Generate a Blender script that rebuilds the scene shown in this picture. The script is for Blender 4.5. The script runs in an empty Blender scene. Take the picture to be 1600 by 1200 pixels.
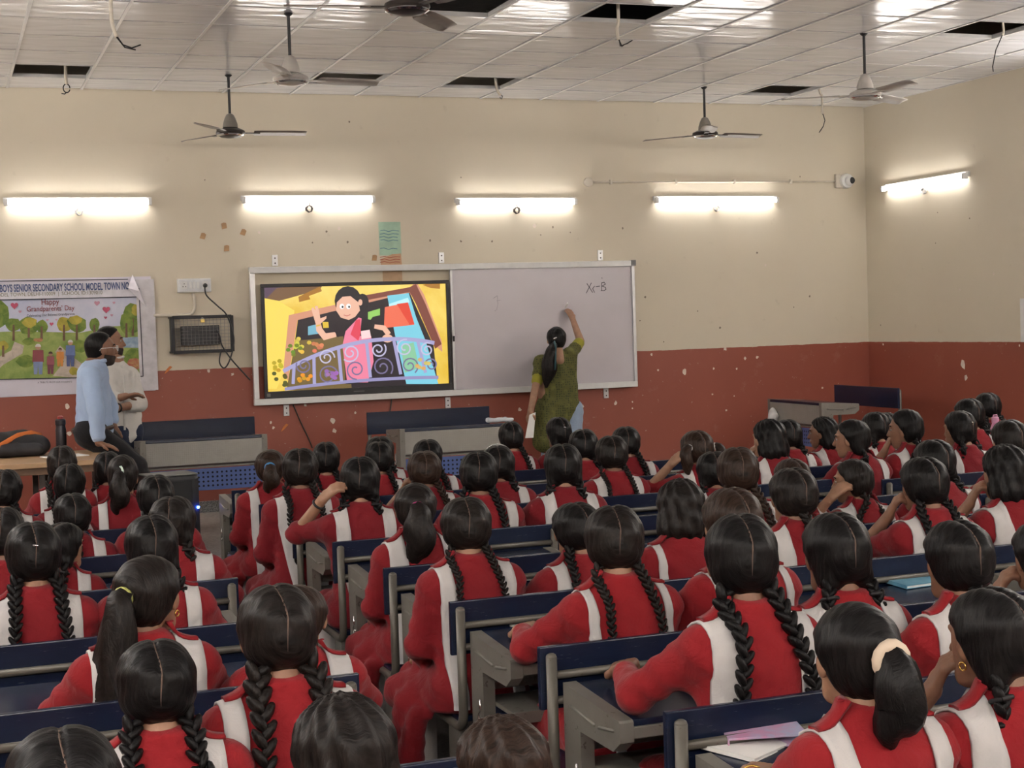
import bpy, bmesh, math, random
import numpy as np
from mathutils import Vector, Matrix
random.seed(7); rng = np.random.RandomState(7)
S = bpy.context.scene
COL = S.collection
# ------------------------------------------------------------------ camera
CAMZ = 1.83
FPX = 2371.8
YAW, PITCH, ROLL = 0.3605, 0.0409, -0.0324
def cam_axes():
    f = np.array([math.sin(YAW)*math.cos(PITCH), math.cos(YAW)*math.cos(PITCH), -math.sin(PITCH)])
    r = np.array([math.cos(YAW), -math.sin(YAW), 0.0]); u = np.cross(r, f)
    c, s = math.cos(ROLL), math.sin(ROLL)
    return c*r+s*u, -s*r+c*u, f
CR, CU, CF = cam_axes()
cam = bpy.data.cameras.new('camera'); cam.sensor_width = 36; cam.lens = FPX/1600*36
cam.clip_start = 0.05; cam.clip_end = 100
camo = bpy.data.objects.new('camera', cam); COL.objects.link(camo)
camo.matrix_world = Matrix(((CR[0], CU[0], -CF[0], 0), (CR[1], CU[1], -CF[1], 0), (CR[2], CU[2], -CF[2], CAMZ), (0, 0, 0, 1)))
S.camera = camo
# ------------------------------------------------------------------ world, exposure
W = bpy.data.worlds.new('world'); S.world = W; W.use_nodes = True
W.node_tree.nodes['Background'].inputs[0].default_value = (.8, .85, .95, 1)
W.node_tree.nodes['Background'].inputs[1].default_value = 0.05
S.view_settings.view_transform = 'Standard'; S.view_settings.look = 'None'
S.view_settings.gamma = 1.0; S.view_settings.use_curve_mapping = False
S.view_settings.exposure = 1.32
TUBE_STRENGTH = 11.0          # single tubes in view, set dim so the wall glows less
FILL_STRENGTH = 27.0          # unseen fill tubes on the other walls, boosted for even light
S.cycles.max_bounces = 5; S.cycles.diffuse_bounces = 3; S.cycles.glossy_bounces = 3
S.cycles.use_denoising = True
# ------------------------------------------------------------------ survey of the room (metres)
YW = 13.437     # front wall
XR = 9.037      # right wall
XL, YB = -2.4, -1.8
ZC = 3.923      # ceiling
ZD = 1.503      # top of the red dado
ZP = 0.24       # platform in front of the board
YP = 10.46      # platform front edge
def at(px, py, Y):            # point of the photograph at room depth Y
    d = CR*(px-800)/FPX - CU*(py-600)/FPX + CF
    return Vector(np.array([0, 0, CAMZ]) + d*(Y/d[1]))
def atx(px, py, X):
    d = CR*(px-800)/FPX - CU*(py-600)/FPX + CF
    return Vector(np.array([0, 0, CAMZ]) + d*(X/d[0]))
def atz(px, py, Z):
    d = CR*(px-800)/FPX - CU*(py-600)/FPX + CF
    return Vector(np.array([0, 0, CAMZ]) + d*((Z-CAMZ)/d[2]))
# ------------------------------------------------------------------ materials
def srgb(r, g, b):
    def f(c):
        c /= 255.0
        return c/12.92 if c <= .04045 else ((c+.055)/1.055)**2.4
    return (f(r), f(g), f(b))
class NT:
    def __init__(s, name):
        s.m = bpy.data.materials.new(name); s.m.use_nodes = True
        s.t = s.m.node_tree; s.b = s.t.nodes['Principled BSDF']
    def n(s, typ, **kw):
        o = s.t.nodes.new(typ)
        for k, v in kw.items():
            if k.startswith('i_'):
                key = k[2:]
                key = int(key) if key.isdigit() else key.replace('_', ' ')
                o.inputs[key].default_value = v
            else: setattr(o, k, v)
        return o
    def l(s, a, b): s.t.links.new(a, b)
    def coords(s, scale=(1, 1, 1), kind='Object'):
        tc = s.n('ShaderNodeTexCoord'); mp = s.n('ShaderNodeMapping'); mp.inputs['Scale'].default_value = scale
        s.l(tc.outputs[kind], mp.inputs['Vector']); return mp.outputs['Vector']
    def noise(s, scale, vec=None, detail=3, rough=.55, dist=0):
        n = s.n('ShaderNodeTexNoise'); n.inputs['Scale'].default_value = scale; n.inputs['Detail'].default_value = detail
        n.inputs['Roughness'].default_value = rough; n.inputs['Distortion'].default_value = dist
        if vec is not None: s.l(vec, n.inputs['Vector'])
        return n.outputs['Fac']
    def ramp(s, fac, stops):
        r = s.n('ShaderNodeValToRGB'); e = r.color_ramp.elements
        while len(e) < len(stops): e.new(.5)
        for k, (p, c) in enumerate(stops):
            e[k].position = p; e[k].color = (*c, 1) if len(c) == 3 else c
        s.l(fac, r.inputs['Fac']); return r.outputs['Color']
    def mix(s, fac, a, b):
        m = s.n('ShaderNodeMix', data_type='RGBA')
        if isinstance(fac, (int, float)): m.inputs[0].default_value = fac
        else: s.l(fac, m.inputs[0])
        for v, k in ((a, 6), (b, 7)):
            if isinstance(v, tuple): m.inputs[k].default_value = (*v, 1)
            else: s.l(v, m.inputs[k])
        return m.outputs[2]
    def math(s, op, a, b=0.0):
        m = s.n('ShaderNodeMath', operation=op)
        for v, k in ((a, 0), (b, 1)):
            if isinstance(v, (int, float)): m.inputs[k].default_value = v
            else: s.l(v, m.inputs[k])
        return m.outputs[0]
    def bump(s, h, strength=.3, dist=.01):
        b = s.n('ShaderNodeBump'); b.inputs['Strength'].default_value = strength; b.inputs['Distance'].default_value = dist
        s.l(h, b.inputs['Height']); s.l(b.outputs['Normal'], s.b.inputs['Normal'])
    def col(s, c):
        if isinstance(c, tuple): s.b.inputs['Base Color'].default_value = (*c, 1)
        else: s.l(c, s.b.inputs['Base Color'])
    def set(s, **kw):
        for k, v in kw.items(): s.b.inputs[k.replace('_', ' ')].default_value = v
        return s
_M = {}
def pm(name, c, rough=.5, metal=0.0, var=.12, scale=12, bump=0.0, bscale=200, **kw):
    """plain painted / plastic / cloth surface with a little procedural variation"""
    if name in _M: return _M[name]
    t = NT(name)
    v = t.coords()
    f = t.noise(scale, v)
    t.col(t.ramp(f, [(.3, tuple(max(0, x*(1-var)) for x in c)), (.7, tuple(min(1, x*(1+var)) for x in c))]))
    t.set(Roughness=rough, Metallic=metal)
    if bump: t.bump(t.noise(bscale, v, 2), bump, .004)
    for k, val in kw.items(): t.b.inputs[k.replace('_', ' ')].default_value = val
    _M[name] = t.m; return t.m
def emit(name, c, strength):
    if name in _M: return _M[name]
    t = NT(name); t.col((.0, .0, .0)); t.b.inputs['Emission Color'].default_value = (*c, 1)
    t.b.inputs['Emission Strength'].default_value = strength; t.set(Roughness=.35)
    if strength < 5: t.m.cycles.emission_sampling = 'NONE'
    _M[name] = t.m; return t.m
def wall_mat():
    t = NT('wall_paint'); g = t.n('ShaderNodeNewGeometry'); sx = t.n('ShaderNodeSeparateXYZ'); t.l(g.outputs['Position'], sx.inputs[0])
    P = g.outputs['Position']
    n1 = t.noise(.9, P, 4, .6, .6); n2 = t.noise(7, P, 5, .6); n3 = t.noise(38, P, 2)
    cream = t.mix(t.math('MULTIPLY', n1, .55), (.69, .62, .49), (.565, .505, .39))
    spots = t.ramp(n2, [(.66, (0, 0, 0)), (.72, (1, 1, 1))])
    cream = t.mix(t.math('MULTIPLY', spots, .16), cream, (.33, .27, .19))
    red = t.mix(n1, (.27, .068, .042), (.34, .095, .062))
    scuff = t.ramp(t.noise(3.2, P, 6, .72), [(.60, (0, 0, 0)), (.75, (1, 1, 1))])
    red = t.mix(t.math('MULTIPLY', scuff, .22), red, (.55, .33, .26))
    fleck = t.ramp(n3, [(.745, (0, 0, 0)), (.76, (1, 1, 1))])
    red = t.mix(t.math('MULTIPLY', fleck, .5), red, (.70, .58, .48))
    h = t.math('ADD', sx.outputs['Z'], t.math('MULTIPLY', t.math('SUBTRACT', n2, .5), .018))
    low = t.math('LESS_THAN', h, ZD)
    t.col(t.mix(low, cream, red))
    r = t.math('SUBTRACT', .62, t.math('MULTIPLY', low, .17)); t.l(r, t.b.inputs['Roughness'])
    t.bump(t.noise(22, P, 4), .12, .006); return t.m
def tile_mat():
    t = NT('ceiling_tile_film'); g = t.n('ShaderNodeNewGeometry'); mp = t.n('ShaderNodeMapping'); mp.inputs['Scale'].default_value = (1.0, 2.6, 1)
    oi = t.n('ShaderNodeObjectInfo')
    t.l(g.outputs['Position'], mp.inputs['Vector'])
    f = t.noise(1.3, g.outputs['Position'])
    c = t.mix(f, (.78, .79, .82), (.85, .86, .88))
    c = t.mix(t.math('MULTIPLY', oi.outputs['Random'], .25), c, (.72, .735, .78))
    t.col(c); t.set(Roughness=.13); t.b.inputs['Specular IOR Level'].default_value = .8
    t.bump(t.noise(2.3, mp.outputs['Vector'], 1, .5, .4), .27, .022); return t.m
def stone_mat(name, a, b, scale, rough=.35):
    t = NT(name); v = t.coords(kind='Object')
    n = t.noise(scale, v, 3, .75); m = t.noise(scale*.12, v, 3)
    c = t.ramp(n, [(.40, a), (.60, b)]); c = t.mix(t.math('MULTIPLY', m, .5), c, tuple(x*.6 for x in a))
    t.col(c); t.set(Roughness=rough); return t.m
def hair_mat(name, c):
    t = NT(name); v = t.coords((14, 170, 22))
    f = t.math('ADD', t.math('MULTIPLY', t.noise(1.0, v, 3, .6), .6), t.math('MULTIPLY', t.noise(1.0, t.coords((30, 430, 45)), 2, .6), .4))
    t.col(t.ramp(f, [(.36, tuple(x*.45 for x in c)), (.66, tuple(x*2.1 for x in c))]))
    t.set(Roughness=.40); t.b.inputs['Specular IOR Level'].default_value = .17
    t.bump(f, .75, .004); return t.m
def cloth_mat(name, c, bs=.25, var=.14):
    t = NT(name); v = t.coords()
    f = t.noise(6, v, 4); w = t.noise(420, v, 1)
    t.col(t.ramp(f, [(.3, tuple(x*(1-var) for x in c)), (.7, tuple(min(1, x*(1+var)) for x in c))]))
    t.set(Roughness=.82); t.b.inputs['Sheen Weight'].default_value = .12; t.b.inputs['Specular IOR Level'].default_value = .2
    h = t.math('ADD', t.math('MULTIPLY', t.noise(17, v, 3, .6, .8), 1.0), t.math('MULTIPLY', w, .08))
    t.bump(h, bs, .02); return t.m
def skin_mat(name, c):
    t = NT(name); v = t.coords(); f = t.noise(25, v, 3)
    t.col(t.ramp(f, [(.3, tuple(x*.86 for x in c)), (.7, tuple(x*1.1 for x in c))]))
    t.set(Roughness=.52); t.b.inputs['Subsurface Weight'].default_value = .08; t.b.inputs['Subsurface Radius'].default_value = (.02, .008, .004)
    return t.m
def steel_mat(name='desk_grey_paint', ca=(.165, .153, .132), cb=(.25, .236, .208)):     # grey hammered desk paint, chipped
    t = NT(name); v = t.coords()
    n = t.noise(9, v, 4); ch = t.ramp(t.noise(30, v, 5, .7), [(.63, (0, 0, 0)), (.66, (1, 1, 1))])
    c = t.mix(n, ca, cb); c = t.mix(t.math('MULTIPLY', ch, .85), c, (.09, .07, .055))
    t.col(c); t.set(Roughness=.42, Metallic=.25); t.bump(t.noise(160, v, 2), .12, .002); return t.m
def emboss_mat():    # pressed sheet, small studs
    t = NT('desk_pressed_sheet'); v = t.coords((1, 1, 1)); vo = t.n('ShaderNodeTexVoronoi'); vo.inputs['Scale'].default_value = 62; vo.inputs['Randomness'].default_value = .12
    t.l(v, vo.inputs['Vector']); n = t.noise(9, v, 4)
    t.col(t.mix(n, (.27, .258, .23), (.35, .335, .305))); t.set(Roughness=.42, Metallic=.2); t.bump(vo.outputs['Distance'], .5, .006); return t.m
def blue_mat(name, a, b, rough=.3):
    t = NT(name); v = t.coords((2.2, 9, 9)); n = t.noise(3, v, 5, .65, .4)
    sc = t.ramp(t.noise(60, t.coords((.4, 3, 3)), 3, .7), [(.66, (0, 0, 0)), (.72, (1, 1, 1))])
    c = t.mix(n, a, b); c = t.mix(t.math('MULTIPLY', sc, .25), c, (.22, .24, .30)); t.col(c); t.set(Roughness=rough); return t.m
def print_mat(name, a, b, sc=8, rough=.7, emis=0.0):
    if name in _M: return _M[name]
    t = NT(name); v = t.coords(); n = t.noise(sc, v, 5, .6, .5); c = t.ramp(n, [(.35, a), (.65, b)])
    if emis:
        t.col((0.01, 0.01, 0.01)); t.l(c, t.b.inputs['Emission Color']); t.b.inputs['Emission Strength'].default_value = emis; t.set(Roughness=.2); t.m.cycles.emission_sampling = 'NONE'
    else: t.col(c); t.set(Roughness=rough)
    _M[name] = t.m; return t.m
def pattern_mat(name, a, b, c2):
    t = NT(name); v = t.coords((1, 1, 1)); vo = t.n('ShaderNodeTexVoronoi'); vo.inputs['Scale'].default_value = 46; vo.inputs['Randomness'].default_value = .25
    t.l(v, vo.inputs['Vector']); d = t.ramp(vo.outputs['Distance'], [(.25, b), (.42, a)])
    d = t.mix(t.ramp(t.noise(14, v, 3), [(.55, (0, 0, 0)), (.7, (1, 1, 1))]), d, c2)
    t.col(d); t.set(Roughness=.85); t.bump(t.noise(16, v, 3), .25, .02); return t.m
MW = wall_mat(); MT = tile_mat()
M_granite = stone_mat('granite_speckle', (.10, .10, .10), (.42, .41, .39), 95)
M_platform = stone_mat('platform_stone', (.30, .285, .26), (.44, .42, .385), 30, .45)
M_floor = stone_mat('terrazzo_floor', (.20, .19, .175), (.34, .325, .30), 70, .35)
M_tee = pm('ceiling_tee_white', (.78, .77, .75), .35, 0, .05)
M_teed = pm('ceiling_tee_grey', (.58, .575, .57), .45, 0, .08)  # cross tees, a little greyer than the main tees
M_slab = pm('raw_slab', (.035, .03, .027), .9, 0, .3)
M_white = pm('white_plastic', (.76, .76, .74), .4, 0, .05)
M_offw = pm('off_white_pvc', (.66, .60, .50), .5, 0, .08)
M_alu = pm('aluminium', (.66, .66, .66), .35, .45, .06)
M_black = pm('black_plastic', (.018, .018, .02), .4, 0, .2)
M_blackm = pm('black_paint_metal', (.02, .02, .022), .45, .3, .2)
M_board = pm('whiteboard_enamel', (.60, .565, .60), .22, 0, .04, 2)
M_steel = steel_mat(); M_rail = steel_mat('bench_tube_paint', (.085, .076, .060), (.165, .153, .13)); M_emboss = emboss_mat()
M_blue = blue_mat('desk_blue_laminate', (.0055, .009, .024), (.010, .019, .052), .27)
M_blue2 = blue_mat('desk_blue_sheet', (.055, .09, .25), (.09, .14, .36), .4)
M_hole = pm('punched_hole', (.008, .009, .014), .9)
M_wood = blue_mat('table_wood', (.38, .23, .12), (.52, .34, .19), .4)
M_dark = pm('dark_brown_enamel', (.055, .045, .04), .35, .3, .2)
M_fanw = pm('fan_ivory_enamel', (.50, .47, .43), .35, .1, .1)
M_chrome = pm('chrome', (.75, .75, .75), .15, 1.0, .05)
M_paper = pm('paper', (.80, .79, .76), .8, 0, .03)
# ------------------------------------------------------------------ mesh helpers
class MB:
    def __init__(s): s.v = []; s.f = []; s.mi = []; s.cur = 0
    def add(s, vs, fs):
        b = len(s.v); s.v += [tuple(v) for v in vs]; s.f += [tuple(b+i for i in f) for f in fs]; s.mi += [s.cur]*len(fs)
    def box(s, x0, x1, y0, y1, z0, z1, bev=0.0, M=None):
        if bev <= 0:
            vs = [(x, y, z) for x in (x0, x1) for y in (y0, y1) for z in (z0, z1)]
            fs = [(0, 1, 3, 2), (4, 6, 7, 5), (0, 4, 5, 1), (2, 3, 7, 6), (0, 2, 6, 4), (1, 5, 7, 3)]
        else:
            bev = min(bev, .45*(x1-x0), .45*(y1-y0), .45*(z1-z0))
            bm = bmesh.new(); bmesh.ops.create_cube(bm, size=1)
            for v in bm.verts: v.co = Vector(((x0+x1)/2+v.co.x*(x1-x0), (y0+y1)/2+v.co.y*(y1-y0), (z0+z1)/2+v.co.z*(z1-z0)))
            bmesh.ops.bevel(bm, geom=bm.edges[:], offset=bev, segments=2, affect='EDGES', profile=.6)
            bm.verts.index_update(); vs = [v.co.copy() for v in bm.verts]; fs = [[v.index for v in f.verts] for f in bm.faces]; bm.free()
        if M is not None: vs = [M @ Vector(v) for v in vs]
        s.add(vs, fs); return s
    def prism(s, poly, axis, a, b):
        """polygon in the two other axes extruded along axis (0,1,2) from a to b"""
        n = len(poly); vs = []
        for t in (a, b):
            for p in poly:
                q = list(p); q.insert(axis, t); vs.append(q)
        fs = [tuple(range(n-1, -1, -1)), tuple(range(n, 2*n))] + [(i, (i+1) % n, n+(i+1) % n, n+i) for i in range(n)]
        s.add(vs, fs); return s
    def tube(s, pts, r, n=8, caps=True, rad=None, flat=1.0, groove=0.0, ng=5):
        pts = [Vector(p) for p in pts]; m = len(pts); up = None; vs = []; 
        for i, p in enumerate(pts):
            t = (pts[min(i+1, m-1)]-pts[max(i-1, 0)]).normalized()
            if up is None:
                up = Vector((0, 0, 1)) if abs(t.z) < .9 else Vector((1, 0, 0))
            a = (up - t*up.dot(t)).normalized(); up = a; b = t.cross(a)
            rr = rad[i] if rad else r
            for k in range(n):
                th = 2*math.pi*k/n; q = rr*(1+groove*math.cos(ng*th+i*.35)) 
                vs.append(p + a*(math.cos(th)*q) + b*(math.sin(th)*q*flat))
        fs = [(i*n+k, i*n+(k+1) % n, (i+1)*n+(k+1) % n, (i+1)*n+k) for i in range(m-1) for k in range(n)]
        if caps: fs += [tuple(range(n-1, -1, -1)), tuple((m-1)*n+k for k in range(n))]
        s.add(vs, fs); return s
    def lathe(s, prof, n=24, c=(0, 0, 0), M=None):
        m = len(prof); vs = []
        for r, z in prof:
            for k in range(n):
                th = 2*math.pi*k/n; vs.append(Vector((r*math.cos(th), r*math.sin(th), z)))
        if M is not None: vs = [M @ v for v in vs]
        vs = [v+Vector(c) for v in vs]
        fs = [(i*n+k, i*n+(k+1) % n, (i+1)*n+(k+1) % n, (i+1)*n+k) for i in range(m-1) for k in range(n)]
        fs += [tuple(range(n-1, -1, -1)), tuple((m-1)*n+k for k in range(n))]
        s.add(vs, fs); return s
    def ell(s, c, R3, axes=None, nu=8, nv=6):
        vs = []; c = Vector(c)
        A = axes or (Vector((1, 0, 0)), Vector((0, 1, 0)), Vector((0, 0, 1)))
        def P(th, ph): return c + A[0]*(R3[0]*math.sin(th)*math.cos(ph)) + A[1]*(R3[1]*math.sin(th)*math.sin(ph)) + A[2]*(R3[2]*math.cos(th))
        vs = [P(0, 0)] + [P(math.pi*i/nv, 2*math.pi*k/nu) for i in range(1, nv) for k in range(nu)] + [P(math.pi, 0)]
        fs = [(0, 1+k, 1+(k+1) % nu) for k in range(nu)]
        for i in range(nv-2):
            for k in range(nu): fs.append((1+i*nu+k, 1+(i+1)*nu+k, 1+(i+1)*nu+(k+1) % nu, 1+i*nu+(k+1) % nu))
        e = len(vs)-1; b = 1+(nv-2)*nu
        fs += [(e, b+(k+1) % nu, b+k) for k in range(nu)]
        s.add(vs, fs); return s
    def poly(s, pts): s.add(pts, [tuple(range(len(pts)))]); return s
    def mesh(s, name, mats, smooth=False):
        me = bpy.data.meshes.new(name); me.from_pydata([tuple(v) for v in s.v], [], s.f)
        for m in (mats if isinstance(mats, (list, tuple)) else [mats]): me.materials.append(m)
        if any(s.mi): me.polygons.foreach_set('material_index', s.mi)
        bm = bmesh.new(); bm.from_mesh(me); bmesh.ops.recalc_face_normals(bm, faces=bm.faces); bm.to_mesh(me); bm.free()
        if smooth: me.shade_smooth() if smooth is True else smooth_by_angle(me, smooth)
        return me
    def build(s, name, mats, parent=None, smooth=False, loc=None, rz=None):
        o = link(name, s.mesh(name, mats, smooth), parent)
        if loc is not None: o.location = loc
        if rz is not None: o.rotation_euler.z = rz
        return o
def smooth_by_angle(me, ang):
    me.shade_smooth()
    bm = bmesh.new(); bm.from_mesh(me)
    for e in bm.edges:
        if len(e.link_faces) == 2 and e.calc_face_angle(0) > ang: e.smooth = False
    bm.to_mesh(me); bm.free()
def link(name, me, parent=None):
    o = bpy.data.objects.new(name, me); COL.objects.link(o)
    if parent is not None: o.parent = parent
    return o
def tag(o, label=None, cat=None, group=None, kind=None):
    if label: o['label'] = label
    if cat: o['category'] = cat
    if group: o['group'] = group
    if kind: o['kind'] = kind
    return o
def empty(name, loc=(0, 0, 0), rz=0, label=None, cat=None, group=None):
    o = bpy.data.objects.new(name, None); COL.objects.link(o); o.location = loc; o.rotation_euler.z = rz
    o.empty_display_size = .05
    return tag(o, label, cat, group)
def copy_tree(o, parent=None):
    c = o.copy(); COL.objects.link(c); c.parent = parent
    for ch in list(o.children): copy_tree(ch, c)
    return c
def arc(c, r, a0, a1, n, plane='xz'):
    out = []
    for i in range(n+1):
        a = a0+(a1-a0)*i/n; u, v = r*math.cos(a), r*math.sin(a)
        out.append({'xz': (c[0]+u, c[1], c[2]+v), 'xy': (c[0]+u, c[1]+v, c[2]), 'yz': (c[0], c[1]+u, c[2]+v)}[plane])
    return out
SM = math.radians(35)
ORD = ['first', 'second', 'third', 'fourth', 'fifth', 'sixth', 'seventh', 'eighth', 'ninth', 'tenth']
def text_mesh(txt, x0, x1, zb, h, Y, mat, parent, name='lettering', slope=0.0, bold=0.0, shear=0.0):
    """flat print facing the room (towards -Y), fitted between x0 and x1 on baseline zb"""
    cu = bpy.data.curves.new(name, 'FONT'); cu.body = txt; cu.size = 1; cu.offset = bold; cu.resolution_u = 3; cu.shear = shear
    ob = bpy.data.objects.new(name, cu); COL.objects.link(ob)
    bpy.context.view_layer.update()
    me = bpy.data.meshes.new_from_object(ob.evaluated_get(bpy.context.evaluated_depsgraph_get()))
    bpy.data.objects.remove(ob); bpy.data.curves.remove(cu)
    xs = [v.co.x for v in me.vertices]; ys = [v.co.y for v in me.vertices]
    a, b = min(xs), max(xs); top = max(ys)
    for v in me.vertices:
        u = (v.co.x-a)/(b-a); X = x0+(x1-x0)*u
        v.co = Vector((X, Y, zb + v.co.y/top*h + slope*(X-x0)))
    me.materials.clear(); me.materials.append(mat)
    o = link(name, me, parent); return o
# ================================================================== the room shell
def struct(name, mb, mats, smooth=False, parent=None):
    o = mb.build(name, mats, parent, smooth)
    if parent is None: o['kind'] = 'structure'
    return o
wall_front = struct('wall_front', MB().box(XL-.2, XR+.2, YW, YW+.2, 0, ZC+.6), MW)
wall_right = struct('wall_right', MB().box(XR, XR+.2, YB-.2, YW+.0, 0, ZC+.6), MW)
wall_left = struct('wall_left', MB().box(XL-.2, XL, YB-.2, YW, 0, ZC+.6), MW)
wall_back = struct('wall_back', MB().box(XL, XR, YB-.2, YB, 0, ZC+.6), MW)
floor = struct('floor', MB().box(XL, XR, YB, YW, -.1, 0), M_floor)
plat = struct('floor_platform', MB().box(XL, XR, YP+.02, YW, 0, ZP-.03), M_platform)
tag(plat, 'low stone platform running along the front wall under the board')
struct('trim_1', MB().box(XL, XR, YP, YW, ZP-.03, ZP, .004), M_platform)
struct('baseboard_front', MB().box(XL, XR, YW-.018, YW, ZP, ZP+.10, .003), M_granite)
struct('baseboard_right', MB().box(XR-.018, XR, YB, YW-.018, 0, .10+ZP, .003), M_granite)
struct('trim_2', MB().box(XR-.02, XR, 10.99, 11.05, ZD, 1.89, .004), M_white)
# ceiling: slab, tees, single lay-in tiles with gaps where tiles are missing
ceil_root = empty('ceiling'); ceil_root['kind'] = 'structure'
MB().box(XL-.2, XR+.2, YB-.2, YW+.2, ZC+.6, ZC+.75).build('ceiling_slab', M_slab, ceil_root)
CX0, CY1 = .6394, YW-.5619
HOLES = {(0, 1), (4, 1), (6, 1), (11, 1), (4, 6), (6, 6), (11, 6)}
me_tile = MB().box(-.291, .291, -.291, .291, 0, .008, .002).mesh('ceiling_tile', MT)
rest = MB()
cols = range(-6, 15); rows = range(0, 25)
for r in rows:
    y1 = YW-.004 if r == 0 else CY1-.6*(r-1); y0 = CY1-.6*r
    y0 = max(y0, YB)
    for c in cols:
        x0 = max(CX0+.6*c, XL); x1 = min(CX0+.6*(c+1), XR)
        if x1-x0 < .03 or y1-y0 < .03 or (c, r) in HOLES: continue
        cx, cy = (x0+x1)/2, (y0+y1)/2
        if r <= 9 and c >= -3:
            o = link('ceiling_tile', me_tile, ceil_root); o.location = (cx, cy, ZC+.004)
            o.scale = ((x1-x0)/.6, (y1-y0)/.6, 1)
            o.rotation_euler = (rng.normal(0, .004), rng.normal(0, .004), 0)
        else: rest.box(x0+.009, x1-.009, y0+.009, y1-.009, ZC+.004, ZC+.012)
rest.build('ceiling_tile_field', MT, ceil_root)['kind'] = 'stuff'
me_tee = MB().box(-.0105, .0105, YB, YW, -.002, .003).box(-.002, .002, YB, YW, .003, .035).mesh('main_tee', M_tee)
for c in range(-5, 15):
    o = link('main_tee', me_tee, ceil_root); o.location = (CX0+.6*c, 0, ZC-.001)
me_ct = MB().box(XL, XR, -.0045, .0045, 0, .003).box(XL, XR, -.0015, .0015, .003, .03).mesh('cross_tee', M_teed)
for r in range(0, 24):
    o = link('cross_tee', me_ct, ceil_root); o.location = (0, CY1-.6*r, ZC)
# dark lips round the open cells
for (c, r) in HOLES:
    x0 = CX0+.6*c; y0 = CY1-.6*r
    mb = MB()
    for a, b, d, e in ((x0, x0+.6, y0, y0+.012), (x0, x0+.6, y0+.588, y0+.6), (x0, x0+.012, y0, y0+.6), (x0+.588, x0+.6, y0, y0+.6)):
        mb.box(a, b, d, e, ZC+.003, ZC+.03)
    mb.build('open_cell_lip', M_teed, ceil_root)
# ================================================================== tube lights
M_tube = emit('tube_glow', (1.0, .955, .93), TUBE_STRENGTH); M_tube2 = emit('tube_glow_fill', (1.0, .955, .94), FILL_STRENGTH)
def tube_fixture(loc, rz, L, label, group=None, knot=True, fill=False):
    t = empty('tube_light', loc, rz, label, 'tube light', group)
    MB().box(-L/2, L/2, -.035, 0, -.012, .035, .004).build('batten', M_white, t)
    for s in (-1, 1): MB().box(s*(L/2-.02)-.015, s*(L/2-.02)+.015, -.075, -.02, -.035, .02, .005).build('lamp_holder', M_white, t)
    e = L/2-.035
    tb = MB().tube([(-e, -.06, -.012), (-e+.02, -.06, -.012), (e-.02, -.06, -.012), (e, -.06, -.012)], .014, 12).build('tube', M_tube2 if fill else M_tube, t, SM)
    if fill:
        for zz in (.05, .11, -.075): MB().tube([(-e, -.06, zz), (e, -.06, zz)], .014, 8).build('tube', M_tube2, t, SM)  # extra tubes, added for fill light
    if knot and not fill:
        mb = MB(); pts = []
        for k in range(46):
            a = k*.9; pts.append((.0+.028*math.cos(a)*(1-.3*math.sin(k)), -.03+.012*math.sin(a*1.7), -.085+.03*math.sin(a)))
        mb.tube([(0, -.02, -.01), (.004, -.03, -.05)]+pts, .0042, 5)
        mb.build('wire_knot', M_dark if knot == 2 else M_alu, t, True)
    return t
for x0, z, lab, kn in ((.566, 2.97, 'tube light above the banner, leftmost on front wall', 1), (2.56, 2.985, 'tube light above the television on front wall', 2), (4.552, 2.962, 'tube light above the whiteboard panel on front wall', 2)):
    tube_fixture((x0+.608, YW-.001, z), 0, 1.22, lab, None, kn)
tube_fixture((7.285, YW-.001, 2.975), 0, 1.38, 'long tube light on front wall nearest the corner', None, 1)
tube_fixture((XR-.001, 12.40, 3.055), -math.pi/2, 1.34, 'tube light on the right hand wall beyond the corner', None, 1)
# out of view on the other walls: multi-tube lamps added as bright fill
for k, y in enumerate((9.4, 6.4, 3.4, .4)):
    tube_fixture((XR-.001, y, 3.25), -math.pi/2, 1.3, 'unseen fill tube light on the right wall, %s from the corner' % ORD[k+1], fill=True)
for k, y in enumerate((11.3, 8.4, 5.4, 2.4, -.4)):
    tube_fixture((XL+.001, y, 3.25), math.pi/2, 1.3, 'unseen fill tube light on the left wall, %s from the board' % ORD[k], fill=True)
for k, x in enumerate((-1.0, 1.0, 3.2, 5.2, 7.4)):
    tube_fixture((x, YB+.001, 3.25), math.pi, 1.3, 'unseen fill tube light on the back wall, %s from the left' % ORD[k], fill=True)
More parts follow.
